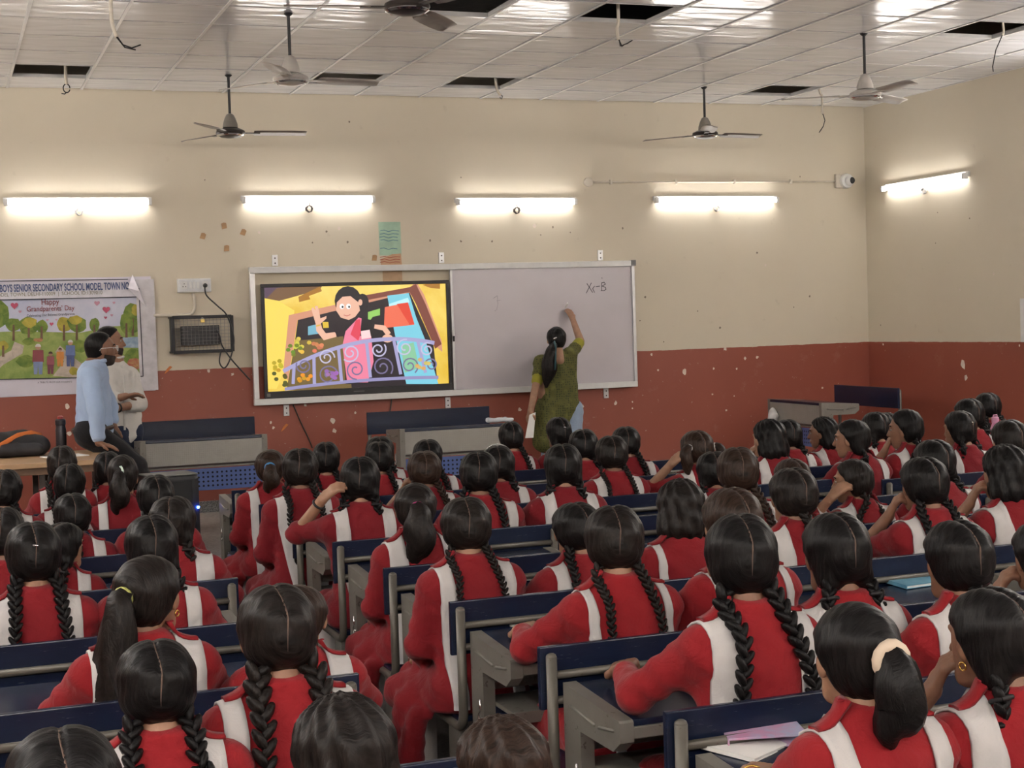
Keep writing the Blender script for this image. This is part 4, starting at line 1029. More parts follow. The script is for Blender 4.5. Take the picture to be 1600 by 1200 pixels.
# ================================================================== seated schoolgirl
PZ = [-.04, .0, .08, .17, .26, .34, .42, .47, .51, .545, .575, .64]
PWX = [.150, .158, .162, .146, .146, .156, .166, .158, .118, .072, .060, .056]
PWY = [.118, .120, .118, .106, .104, .108, .104, .090, .070, .060, .057, .055]
PYC = [.0, .0, -.002, .002, .010, .018, .026, .030, .032, .035, .040, .052]
def torso(P, grow=0.0, top=.588):
    Z = P[2]; wx = np.interp(Z, PZ, PWX).astype(f32)+f32(grow); wy = np.interp(Z, PZ, PWY).astype(f32)+f32(grow); yc = np.interp(Z, PZ, PYC).astype(f32)
    k = np.sqrt((P[0]/wx)**2+((P[1]-yc)/wy)**2)
    d = (k-1)*np.minimum(wx, wy)
    return smax(smax(d, Z-f32(top), .02), f32(-.03)-Z, .03)
def back_y(x, z, r):
    wx = np.interp(z, PZ, PWX)+.010; wy = np.interp(z, PZ, PWY)+.010; yc = np.interp(z, PZ, PYC)
    return yc-wy*math.sqrt(max(.05, 1-(x/wx)**2))-r
ARM = {  # elbow, wrist, hand dir, palm normal, curl, sleeve fraction   (right arm; the left is mirrored)
 'desk': ((.245, .15, .325), (.10, .36, .345), (-.75, .62, -.05), (0, 0, -1), .35, .80),
 'wide': ((.270, .175, .338), (.190, .395, .352), (-.5, .85, -.02), (-.2, -.1, -1), .55, .78),
 'chin': ((.185, .31, .355), (.088, .205, .535), (-.28, -.34, .90), (-.8, -.5, 0), .95, .12),
 'hair': ((.285, .17, .430), (.185, .045, .600), (-.62, -.28, .62), (-.6, .2, -.5), .60, .12),
 'lap': ((.205, .06, .235), (.12, .25, .150), (-.5, .8, -.2), (0, -.2, -1), .5, .85)}
SHO = (.148, .030, .468)
def arm(kind, s):
    e, w, d, n, c, f = ARM[kind]; m = lambda q: (q[0]*s, q[1], q[2])
    return m(SHO), m(e), m(w), m(d), m(n), c, f
def kurta_fn(lk, rk, aisle=0):
    pr = []
    for s, kd in ((-1, lk), (1, rk)):
        S_, E_, W_, d, n, c, f = arm(kd, s); E_ = np.array(E_); W_ = np.array(W_)
        pr.append((S_, tuple(E_), .058, .046))
        pr.append((tuple(E_), tuple(E_+(W_-E_)*f), .046, .037 if f > .5 else .044))
        pr.append(((s*.05, .035, .505), S_, .052, .058))
    lap = [((s*.085, -.02, .045), (s*.10, .36, .035), .098, .082) for s in (-1, 1)]+[((0, .0, .03), (0, .34, .02), .085, .075)]
    if aisle:
        s = aisle; lap += [((s*.10, .02, .04), (s*.20, .26, .02), .095, .075), ((s*.225, .12, .0), (s*.245, .16, -.20), .062, .05), ((s*.235, .02, -.02), (s*.255, .08, -.26), .035, .06)]
    def fn(P):
        d = torso(P, .010)
        d = smin(d, union(P, pr, .03), .045)
        d = smin(d, union(P, lap, .04), .06)
        X, Y, Z = P
        w = (f32(.0032) if True else 0)*np.clip((Z+.0)*8+.6, .25, 1)*np.sin(X*38+Z*29+Y*11)*np.sin(Z*47-Y*33+X*9)+f32(.002)*np.sin(Z*90+X*33-Y*60)
        d = d+w
        d = smax(d, f32(-.002)-Z+f32(.0)*X, .02) if not aisle else smax(d, np.where(np.abs(X) < .18, f32(-.002)-Z, f32(-.35)-Z), .02)
        d = smax(d, Z-f32(.59)-f32(.18)*(Y-.04), .006)      # collar line
        return d
    return fn
KURTA = {}
def kurta_mesh(lk, rk, aisle):
    key = (lk, rk, aisle)
    if key not in KURTA:
        fn = kurta_fn(*key); lo = (-.40, -.16, -.05 if not aisle else -.34); hi = (.40, .50, .62)
        V, Q = nets(fn, lo, hi, .0125)
        KURTA[key] = (fn, V, Q, {})
    return KURTA[key]
def kurta_me(key, m):
    fn, V, Q, ms = kurta_mesh(*key)
    if m not in ms: ms[m] = np_mesh('kurta', V, Q, M_kurta[m])
    return ms[m]
def march(fn, p0, dr, off):
    """from outside points p0 along dr to the surface of fn, stopping off metres before it"""
    p = p0.copy()
    for _ in range(40):
        d = fn((p[:, 0], p[:, 1], p[:, 2])); p = p+dr*(np.clip(d-off, -.02, .05)*.8)[:, None]
    return p
def strip_mesh(fn, side, xt, xb, w, z_end, name, mat, front=.40, twist=0.0):
    path = []   # (x, origin, direction) over the shoulder from chest to lower back
    nA, nB = 15, 18
    for i in range(nA):
        a = math.radians(15+165*i/(nA-1)); u = i/(nA-1)
        dx = xt+(0 if u > .5 else -(.5-u)*.02)
        path.append((dx, np.array([0, .03, front+.0]), np.array([0, math.cos(a), math.sin(a)]), 0))
    for i in range(1, nB):
        u = i/(nB-1); z = front+(z_end-front)*u; path.append((xt+(xb-xt)*u, np.array([0, .03, z]), np.array([0, -1., 0]), 1))
    nw = 5; p0 = []; dr = []
    for dx, o, dv, k in path:
        for j in range(nw):
            x = side*(dx+(j/(nw-1)-.5)*w); p0.append(o+np.array([x, 0, 0])+dv*.34); dr.append(-dv)
    p0 = np.array(p0); dr = np.array(dr)
    A = march(fn, p0, dr, .0075); B = march(fn, p0, dr, .0015)
    m = len(path); n = m*nw; V = np.concatenate([A, B]); Q = []
    for i in range(m-1):
        for j in range(nw-1):
            a = i*nw+j; Q.append((a, a+1, a+nw+1, a+nw)); Q.append((n+a, n+a+nw, n+a+nw+1, n+a+1))
        a = i*nw; Q.append((a, a+nw, n+a+nw, n+a)); a = i*nw+nw-1; Q.append((a, n+a, n+a+nw, a+nw))
    for i in (0, m-1):
        for j in range(nw-1): a = i*nw+j; Q.append((a, n+a, n+a+1, a+1))
    return np_mesh(name, V, np.array(Q), mat)
SASH = {}
def sash_me(key, side, style):
    kk = (key, side, style)
    if kk not in SASH:
        fn = kurta_mesh(*key)[0]
        xt, xb, w, ze = {'vee': (.112, .050, .062, .02), 'par': (.122, .112, .054, .02), 'wide': (.120, .120, .074, .01), 'thin': (.130, .085, .030, .02), 'out': (.138, .145, .054, .05)}[style]
        SASH[kk] = strip_mesh(fn, side, xt, xb, w, ze, 'sash', M_sash)
    return SASH[kk]
EPA = {}
def epaulette(key, side, m):
    kk = (key, side, m)
    if kk not in EPA:
        fn = kurta_mesh(*key)[0]
        xs = np.linspace(.065, .150, 7); pts = []; nw = 3
        for x in xs:
            for j in range(nw): pts.append((side*x, .03+(j-1)*.019, .75))
        p0 = np.array(pts); dr = np.tile(np.array([0, 0, -1.]), (len(p0), 1))
        A = march(fn, p0, dr, .0145); B = march(fn, p0, dr, .0085); n = len(A); Q = []
        for i in range(6):
            for j in range(2):
                a = i*3+j; Q += [(a, a+1, a+4, a+3), (n+a, n+a+3, n+a+4, n+a+1)]
            a = i*3; Q += [(a, a+3, n+a+3, n+a), (a+2, n+a+2, n+a+5, a+5)]
        for a in (0, 1, 18, 19): Q.append((a, n+a, n+a+1, a+1))
        EPA[kk] = np_mesh('epaulette', np.concatenate([A, B]), np.array(Q), M_kurta[m]), A[4]
    return EPA[kk]
NECK = np.array((0, .048, .55)); HC = np.array((0, .078, .676))
def head_matrix(yaw, pitch=-.10, roll=0.0):
    R = Matrix.Rotation(yaw, 4, 'Z') @ Matrix.Rotation(pitch, 4, 'X') @ Matrix.Rotation(roll, 4, 'Y')
    return Matrix.Translation(NECK) @ R @ Matrix.Translation(HC-NECK)
LEGP = [((s*.085, .0, .05), (s*.10, .38, .025), .070, .052) for s in (-1, 1)]+[((s*.10, .38, .025), (s*.10, .34, -.37), .046, .032) for s in (-1, 1)]+[((s*.10, .33, -.395), (s*.10, .43, -.405), .032, .026) for s in (-1, 1)]
def crude_fn(P): return smin(smin(torso(P, -.012, .60), union(P, LEGP, .03), .03), union(P, [((s*.05, .035, .49), (s*.148, .03, .462), .04, .042) for s in (-1, 1)], .03), .03)
CRUDE = nets(crude_fn, (-.2, -.15, -.45), (.2, .48, .62), .022)
ARMV = {}
def arm_nets(kind, s):
    if (kind, s) not in ARMV:
        S_, E_, W_, d, n, c, f = arm(kind, s)
        ARMV[(kind, s)] = hand_nets(E_, W_, d, n, -s, c)
    return ARMV[(kind, s)]
BODY = {}
def body_me(lk, rk, yaw, skin):
    key = (lk, rk, yaw, skin)
    if key not in BODY:
        Mh = np.array(head_matrix(math.radians(yaw)))
        hv = HEADV @ Mh[:3, :3].T + Mh[:3, 3]
        V, Q = joinm([CRUDE, (hv, HEADQ), arm_nets(lk, -1), arm_nets(rk, 1)])
        BODY[key] = np_mesh('body', V, Q, SKINS[skin])
    return BODY[key]
sal = nets(lambda P: union(P, [((s*.10, .37, .0), (s*.10, .345, -.33), .068, .058) for s in (-1, 1)], .01), (-.2, .25, -.42), (.2, .46, .08), .016)
SAL_ME = np_mesh('salwar', *sal, M_salwar)
SHOE_ME = sdf_obj  # placeholder replaced below
_sv = nets(lambda P: smax(union(P, [((0, .32, -.392), (0, .44, -.400), .043, .036)], .01), f32(-.428)-P[2], .01), (-.06, .25, -.45), (.06, .50, -.33), .012)
SHOE_ME = np_mesh('shoe', *_sv, M_shoe)
HAIRPART = {}
def cached(key, fn):
    if key not in HAIRPART: HAIRPART[key] = fn()
    return HAIRPART[key]
TIE = {'black': (.012, .011, .012), 'mint': (.50, .62, .56), 'blue': (.05, .20, .42), 'magenta': (.42, .03, .15), 'lime': (.42, .42, .12), 'cream': (.62, .50, .38), 'red': (.40, .02, .03), 'white': (.7, .68, .66)}
def tie_mat(c): return pm('hair_tie_'+c, TIE[c], .6)
def girl(X, Y, z0, sc, hair='braids', yaw=0, lk='desk', rk='desk', label='', hm=0, skin=0, cloth=0, sash='vee', tie='black', aisle=0, blen=.40, br=.018, extra=(), turn=0.0, lean=0.0, flare=0.0, slim=1.0):
    t = empty('person', (X, Y, z0), turn, label, 'person', 'schoolgirls in red uniform'); sx = 1+(sc-1)*.35; t.scale = (sx*slim, sx, sc)
    yq = int(round(yaw/15.0)*15)
    b = link('body', body_me(lk, rk, yq, skin), t)
    key = (lk, rk, aisle)
    k = link('kurta', kurta_me(key, cloth), t)
    for s in (-1, 1):
        me, bp_ = epaulette(key, s, cloth); e = link('epaulette', me, k)
        bu = link('button', cached(('btn', cloth), lambda: MB().lathe([(.001, 0), (.0075, 0), (.0075, .003), (.004, .0045), (.0, .004)], 10).mesh('button', pm('button_red', (.30, .02, .03), .35))), k); bu.location = Vector(bp_)+Vector((0, 0, -.001))
    for s in (-1, 1): link('sash', sash_me(key, s, sash), t)
    link('salwar', SAL_ME, t)
    for s in (-1, 1): o = link('shoe', SHOE_ME, t); o.location.x = s*.10
    M = head_matrix(math.radians(yq)); M3 = M
    style = {'braids': 'part', 'single': 'part', 'loops': 'low', 'pony': 'pony', 'bob': 'bob', 'pigtails': 'part'}[hair]
    h = link('hair', cap_mesh(style, hm), t); h.matrix_local = M
    if style in ('part', 'low'): link('parting', PARTM, h)
    def hp(p): return tuple(M3 @ Vector(p))
    if hair == 'braids':
        for s in (-1, 1):
            def mk(s=s):
                a = hp((s*.060, -.062, -.070)); a2 = hp((s*.074, -.082, -.105))
                pts = [a, a2]; zt = .505
                for i in range(6):
                    z = zt-blen*i/5.0; x = s*(.078+.010*math.sin(i)+flare*min(1, i/2.5)); pts.append((x, back_y(min(abs(x), .12), z, br+.004), z))
                return braid_mb(pts, br*1.15, br*.72).mesh('braid', HAIRS[hm], True)
            o = link('braid', cached(('br', yq, flare, s, round(blen, 2), round(br, 3), hm), mk), t)
            if tie != 'black':
                z = .505-blen; x = s*.078; link('hair_tie', cached(('bt', s, round(blen, 2), tie), lambda: MB().tube([(x, back_y(x, z+.01, br), z+.012), (x, back_y(x, z-.012, br), z-.012)], .016, 10).mesh('hair_tie', tie_mat(tie), True)), o)
    elif hair == 'single':
        def mk():
            pts = [hp((0, -.085, -.075)), hp((0, -.115, -.11))]
            for i in range(6):
                z = .50-blen*i/5.0; pts.append((.012*math.sin(i), back_y(.0, z, br+.006), z))
            return braid_mb(pts, br*1.25, br*.8).mesh('braid', HAIRS[hm], True)
        link('braid', cached(('sg', yq, round(blen, 2), round(br, 3), hm), mk), t)
    elif hair == 'loops':
        for s in (-1, 1):
            def mk(s=s):
                pts = [(s*.062, -.065, -.075), (s*.080, -.085, -.115), (s*.082, -.082, -.155), (s*.070, -.070, -.165), (s*.066, -.072, -.12)]
                return braid_mb(pts, .021, .018, tuft=0).mesh('braid', HAIRS[hm], True)
            o = link('braid', cached(('lp', s, hm), mk), h)
            link('ribbon', cached(('rb', s, tie), lambda s=s: tie_mb((s*.072, -.077, -.118), .024, (0, -.3, -1), .006).mesh('ribbon', tie_mat(tie), True)), h)
    elif hair == 'pony':
        link('ponytail', cached(('pt', round(blen, 2), round(br, 3), hm), lambda: tail_mb([(0, -.108, .005), (0, -.140, .002), (.004, -.152, -.04), (.0, -.146, -.04-blen*.4), (-.010, -.135, -.04-blen*.75), (-.016, -.13, -.04-blen)], br*1.7, .012).mesh('ponytail', HAIRS[hm], True)), h)
        link('hair_tie', cached(('ptt', tie, hm), lambda: (tie_mb((0, -.130, .003), .024, (0, -1, -.1), .010) if tie != 'cream' else tie_mb((0, -.134, .003), .032, (0, -1, -.1), .016)).mesh('hair_tie', tie_mat(tie), True)), h)
    elif hair == 'pigtails':
        for s in (-1, 1):
            link('ponytail', cached(('pg', s, hm), lambda s=s: tail_mb([(s*.070, -.060, .010), (s*.10, -.085, .012), (s*.118, -.095, -.03), (s*.112, -.09, -.10), (s*.105, -.085, -.16)], .026, .004).mesh('ponytail', HAIRS[hm], True)), h)
            link('hair_tie', cached(('pgt', s), lambda s=s: tie_mb((s*.086, -.074, .011), .020, (s*.8, -.6, 0), .006).mesh('hair_tie', tie_mat('white'), True)), h)
    if abs(yq) >= 30: 
        eyes_mb(t, M)
    for x in extra:
        if x == 'clip': link('hair_clip', cached('clip', lambda: MB().tube([(-.03, -.105, .045), (0, -.118, .040), (.03, -.108, .035)], .0035, 6).mesh('hair_clip', M_chrome, True)), h)
        if x == 'mintclip': link('hair_clip', cached('mclip', lambda: MB().tube([(-.012, -.105, .050), (.012, -.112, .052), (.022, -.116, .03), (.018, -.115, .012)], .0075, 8).mesh('hair_clip', tie_mat('mint'), True)), h)
        if x == 'band': link('hair_band', cached('band', lambda: MB().tube([(.092*math.cos(a), .01, .02+.108*math.sin(a)) for a in [math.pi*k/16 for k in range(17)]], .0045, 6).mesh('hair_band', M_chrome, True)), h)
        if x in ('watch', 'bangles'):
            kd = lk; S_, E_, W_, d, n, c, f = arm(kd, -1); E_ = Vector(E_); W_ = Vector(W_); ax = (W_-E_).normalized()
            if x == 'watch': link('wrist_watch', tie_mb(W_-ax*.03, .029, ax, .006).mesh('wrist_watch', M_black, True), t)
            else:
                for q in range(3): link('bangle', tie_mb(W_-ax*(.015+.012*q), .029, ax, .003).mesh('bangle', pm('gold', (.62, .38, .10), .25, .9), True), t)
        if x == 'earring':
            for s in (-1, 1): link('earring', cached(('er', s), lambda s=s: tie_mb((s*.086, .010, -.050), .009, (1, 0, 0), .0025).mesh('earring', pm('gold', (.62, .38, .10), .25, .9), True)), h)
    return t
# ------------------------------------------------------------------ who sits where: head-top pixel in the photograph, row, looks
L_, M_, Q_, S_ = 'left', 'middle', 'right', 'corner'
G = [ # px, py, head Y, column, hair, kwargs
 (3, 733, LROW[6], L_, 'braids', dict(yaw=-15)),
 (93, 696, LROW[7], L_, 'braids', dict(yaw=-15, hm=1)),
 (104, 724, LROW[6], L_, 'braids', dict(yaw=-15, sash='par')),
 (165, 705, LROW[7], L_, 'loops', dict(yaw=-15)),
 (187, 710, LROW[6]+.05, L_, 'pony', dict(yaw=-15, extra=('mintclip',), br=.022, blen=.16, tie='black', sash='par', hm=1)),
 (242, 741, LROW[5], L_, 'braids', dict(yaw=0)),
 (113, 770, LROW[5], L_, 'single', dict(yaw=0, blen=.34)),
 (263, 775, LROW[4], L_, 'loops', dict(yaw=-15, hm=1, sash='wide')),
 (235, 804, LROW[3], L_, 'loops', dict(yaw=0, sash='par', lk='wide')),
 (51, 814, LROW[3], L_, 'braids', dict(yaw=0, br=.020, extra=('clip',))),
 (88, 816, LROW[4], L_, 'loops', dict(yaw=-45, lean=-.02)),
 (3, 792, LROW[4], L_, 'loops', dict(yaw=-15)),
 (217, 867, LROW[2], L_, 'pony', dict(yaw=-45, tie='lime', blen=.44, br=.026, hm=1, sash='wide', extra=('earring',))),
 (240, 999, LROW[1], L_, 'braids', dict(yaw=0, blen=.24, br=.021, flare=.09, lk='wide', rk='wide')),
 (93, 1136, LROW[0], L_, 'loops', dict(yaw=0)),
 (432, 912, LROW[1], L_, 'braids', dict(yaw=0, br=.026, hm=1, blen=.36, sash='out', aisle=0)),
 (455, 927, LROW[2]-.02, L_, 'pony', dict(yaw=-30, hm=2, br=.020, blen=.12, lk='wide', sash='wide')),
 (533, 1083, LROW[0], L_, 'bob', dict(yaw=0, hm=1, lk='chin')),
 (786, 1117, LROW[0]+.10, L_, 'bob', dict(yaw=0, hm=2)),
 (420, 702, ROW[7], M_, 'pony', dict(yaw=0, tie='blue', hm=2, br=.018, blen=.12, aisle=-1, lk='lap', sash='par')),
 (465, 700, ROW[6], M_, 'braids', dict(yaw=0, hm=1, blen=.26, aisle=-1, lk='lap', br=.016, sash='vee')),
 (506, 690, ROW[7], M_, 'braids', dict(yaw=0)),
 (558, 713, ROW[5], M_, 'loops', dict(yaw=0, lk='hair', extra=('watch',), sash='vee', aisle=0)),
 (589, 689, ROW[7], M_, 'braids', dict(yaw=0)),
 (592, 681, ROW[8], M_, 'loops', dict(yaw=0)),
 (666, 686, ROW[7], M_, 'braids', dict(yaw=0, sash='out')),
 (661, 704, ROW[6], M_, 'braids', dict(yaw=0, hm=2, lk='chin')),
 (646, 754, ROW[4], M_, 'pony', dict(yaw=0, tie='magenta', br=.026, blen=.22, hm=1, sash='wide', aisle=-1, lk='lap')),
 (725, 776, ROW[3], M_, 'braids', dict(yaw=0, hm=1, br=.014, blen=.22, sash='par', aisle=-1, lk='lap')),
 (743, 705, ROW[5], M_, 'braids', dict(yaw=0, br=.018, sash='out')),
 (775, 696, ROW[6], M_, 'loops', dict(yaw=0, extra=('band',))),
 (797, 658, ROW[8], M_, 'braids', dict(yaw=0)),
 (873, 651, ROW[8], M_, 'loops', dict(yaw=15, extra=('clip',))),
 (908, 670, ROW[7], M_, 'loops', dict(yaw=0)),
 (876, 693, ROW[5], M_, 'loops', dict(yaw=0, sash='vee', lk='wide')),
 (953, 680, ROW[6], M_, 'braids', dict(yaw=0, hm=1, br=.013, sash='vee')),
 (975, 666, ROW[7], M_, 'braids', dict(yaw=0, sash='out')),
 (1088, 672, ROW[6], M_, 'pigtails', dict(yaw=15, lk='hair', hm=2)),
 (1111, 705, ROW[5], M_, 'loops', dict(yaw=0)),
 (1149, 698, ROW[4], M_, 'braids', dict(yaw=0, hm=2, sash='out', rk='wide')),
 (1203, 654, ROW[6], M_, 'bob', dict(yaw=45, lk='chin')),
 (1228, 655, QROW[3], Q_, 'loops', dict(yaw=15)),
 (1058, 747, ROW[3], M_, 'bob', dict(yaw=0, hm=1, sash='thin', br=.02)),
 (1145, 761, ROW[2], M_, 'loops', dict(yaw=15, hm=2, sash='thin')),
 (1154, 802, ROW[1]+.05, M_, 'braids', dict(yaw=0, br=.022, blen=.44, flare=.03, lk='wide', rk='desk', sash='wide')),
 (901, 784, ROW[3], M_, 'braids', dict(yaw=15, blen=.2, sash='par')),
 (955, 789, ROW[2], M_, 'braids', dict(yaw=0, hm=1, br=.015, blen=.30, sash='thin', lk='wide')),
 (1290, 650, QROW[3], Q_, 'bob', dict(yaw=60, sash='wide')),
 (1336, 654, QROW[2], Q_, 'loops', dict(yaw=60, sash='par')),
 (1368, 643, QROW[3], Q_, 'loops', dict(yaw=15)),
 (1382, 644, QROW[4], Q_, 'loops', dict(yaw=15)),
 (1419, 638, QROW[2]+.02, Q_, 'braids', dict(yaw=60, lk='chin', sash='wide')),
 (1500, 641, QROW[2], Q_, 'loops', dict(yaw=45, extra=('clip',), sash='par')),
 (1514, 622, QROW[3], S_, 'loops', dict(yaw=30)),
 (1542, 613, QROW[4], S_, 'braids', dict(yaw=15)),
 (1577, 655, QROW[1], Q_, 'loops', dict(yaw=30, hm=1)),
 (1460, 686, ROW[4], Q_, 'loops', dict(yaw=30, sash='out')),
 (1571, 693, ROW[3], Q_, 'bob', dict(yaw=30, lk='chin', sash='wide')),
 (1336, 716, ROW[4], Q_, 'braids', dict(yaw=15, lk='hair', hm=1, sash='wide', blen=.18)),
 (1443, 713, ROW[3], Q_, 'braids', dict(yaw=30, lk='chin', br=.018, sash='par')),
 (1238, 730, ROW[3]+.04, M_, 'single', dict(yaw=30, hm=1, sash='wide', rk='wide', blen=.25)),
 (1238, 716, ROW[4], M_, 'loops', dict(yaw=15, hm=2)),
 (1304, 800, ROW[1]+.17, M_, 'loops', dict(yaw=15, sash='wide')),
 (1495, 812, ROW[1], M_, 'single', dict(yaw=15, sash='wide', tie='red', blen=.36)),
 (1338, 940, ROW[0], M_, 'pony', dict(yaw=30, tie='cream', br=.023, blen=.14, lk='desk', sash='par', extra=('bangles',))),
 (1552, 917, ROW[0], M_, 'loops', dict(yaw=45, lk='chin', sash='wide', extra=('earring',))),
 (1632, 812, ROW[1], M_, 'loops', dict(yaw=15, lk='chin', sash='par')),
]
HN = {'braids': 'two braids', 'single': 'one braid', 'loops': 'folded braids', 'pony': 'a ponytail', 'bob': 'short loose hair', 'pigtails': 'two loose pigtails'}
ROWSETS = {L_: LROW, M_: ROW, Q_: ROW, S_: QROW}
rowcount = {}
def girl_rows():
    out = []
    for i, (px, py, yb, colm, hair, kw) in enumerate(G):
        p = at(px, py, yb+.185+.078)
        out.append((i, p))
    return out
PLACES = girl_rows()
LABELS = [
 'girl at left picture edge, braid over shoulder, sixth row from back', 'girl with braids in the row just before the teacher table, leftmost', 'girl with braids sitting right behind the leftmost front girl, left column', 'girl mostly hidden behind the ponytail girl with mint clip',
 'girl with loose ponytail and mint green hair clip, left column', 'girl with parted hair directly before the black loudspeaker', 'girl with one braid down her back, left column fifth row', 'girl with brownish hair at the aisle end, in front of the loudspeaker',
 'girl with smooth dark hair sitting left of the aisle, fourth row', 'girl with two long braids near left edge, metal clip in hair', 'girl whose right cheek shows beside the clip girl at left edge', 'girl cut by the left picture edge behind the two braided girl',
 'girl with long wavy ponytail tied with a lime band', 'girl with two short braids sticking outward, lower left foreground', 'girl in the lower left corner, only parted hair crown showing', 'girl with two thick braids, large in the left foreground by aisle',
 'girl with brown ponytail mostly hidden behind the thick braided girl', 'girl at bottom centre left, large dark head beside desk corner', 'girl at the bottom edge with brown flyaway hair, in the aisle', 'girl with ponytail and blue hair tie at the aisle front',
 'girl with two braids and white sash, second past blue tie girl', 'girl with braid at her right behind the front row aisle pair', 'girl raising her left hand with a wrist watch', 'girl with braid before the second empty platform desk, left of two',
 'girl hidden behind the braided girl before the platform desk', 'girl with dark braid in front of the empty platform desk panel', 'girl with brown braids, hand on cheek, below platform desk', 'girl with ponytail in a magenta scrunchie beside the aisle',
 'girl with clear centre parting and thin braids, aisle seat centre', 'girl with two long dark braids behind the thin braided aisle girl', 'girl wearing a shiny hair band, beneath the platform desk corner', 'girl with braid at front row left of the writing teacher',
 'girl with metal hair clip right in front of the teacher', 'girl with round dark hair just right of the teacher', 'girl with white vee sash and dark hair, centre of picture', 'girl with two thin braids right of the centre, red brown wall behind',
 'girl with one thick braid right behind, front row by bare wall', 'girl with two loose pigtails, hand at her cheek', 'small girl squeezed behind the brown haired braided girl', 'girl with brown hair and one long braid, middle right rows',
 'girl with shoulder length hair in profile, hand near mouth', 'girl half hidden right of the profile girl, front right rows', 'girl with short wavy bob, back all red', 'girl with brown hair directly before the large two braided girl',
 'girl with two very long thick braids writing, large right of centre', 'girl leaning at left of the centre parted girl, braid at left', 'girl with centre parting and two thin braids, notebook desk centre', 'girl in left profile with short hair by corner desk',
 'girl in left profile with tied hair beside short haired profile girl', 'girl with dark hair behind the two profile girls, left one', 'girl with dark hair behind the two profile girls, right one', 'girl with hand on chin and braid, right rows before red wall',
 'girl with tied up hair and a clip near the pink bottle', 'girl seated behind the clip girl at far right', 'tallest girl at the far right before the red wall', 'girl at right edge with lilac bottle behind her head',
 'girl with folded braid leaning left, right rows centre', 'girl with loose black hair at right edge, chin in hand', 'girl lifting her left hand, brown braid, right of centre', 'girl with two braids resting chin on left hand, right side',
 'girl leaning forward with white diagonal sash and one braid', 'girl behind the leaning diagonal sash girl, brown hair', 'girl with smooth parted hair right of the long braided girl', 'girl with one side braid and wide white sash, right foreground',
 'girl with cream scrunchie ponytail and gold bangles, foreground', 'girl with earrings, chin on hand, lower right corner', 'girl cut off by right picture edge with raised hand']
SEAT = .457
# neighbours on one bench sit slightly staggered so that shoulders do not run into each other
YS = {i: G[i][2] for i, p in PLACES}; PX = dict(PLACES); done = []
for i, p in sorted(PLACES, key=lambda q: q[1].x):
    for j in done:
        if abs(YS[i]-YS[j]) < .05 and abs(PX[i].x-PX[j].x) < .33:
            YS[i] = G[i][2]+.11; PX[i] = at(G[i][0], G[i][1], YS[i]+.185+.078)
    done.append(i)
SLIM = {}
for i in PX:
    d = min([abs(PX[i].x-PX[j].x)+.5*abs(YS[i]-YS[j]) for j in PX if j != i and abs(YS[i]-YS[j]) < .2] or [1])
    SLIM[i] = min(1, max(.86 if YS[i] > 3.7 else .97, d/.40))
PLACES = [(i, PX[i]) for i, p in PLACES]
for (i, p), lab in zip(PLACES, LABELS):
    px, py, yb, colm, hair, kw = G[i]; yb = YS[i]
    kw = dict(kw); kw['slim'] = SLIM[i]; yw = kw.get('yaw', 0)
    if colm != L_: yw -= 15 if yw < 20 else 30
    if px in (1290, 1336, 1419): yw = 45
    kw['yaw'] = yw
    sc = min(1.13, max(.80, (p.z-SEAT)/.795))
    kw.setdefault('skin', i % 3); kw.setdefault('cloth', 0 if yb < 4.2 else (1 if yb < 6 else (1 if i % 2 else 2)))  # near rows get the brighter red: light falloff put into cloth colour
    kw.setdefault('turn', random.uniform(-.07, .07))
    girl(p.x, yb+.185, SEAT, sc, hair, label=lab, **kw)
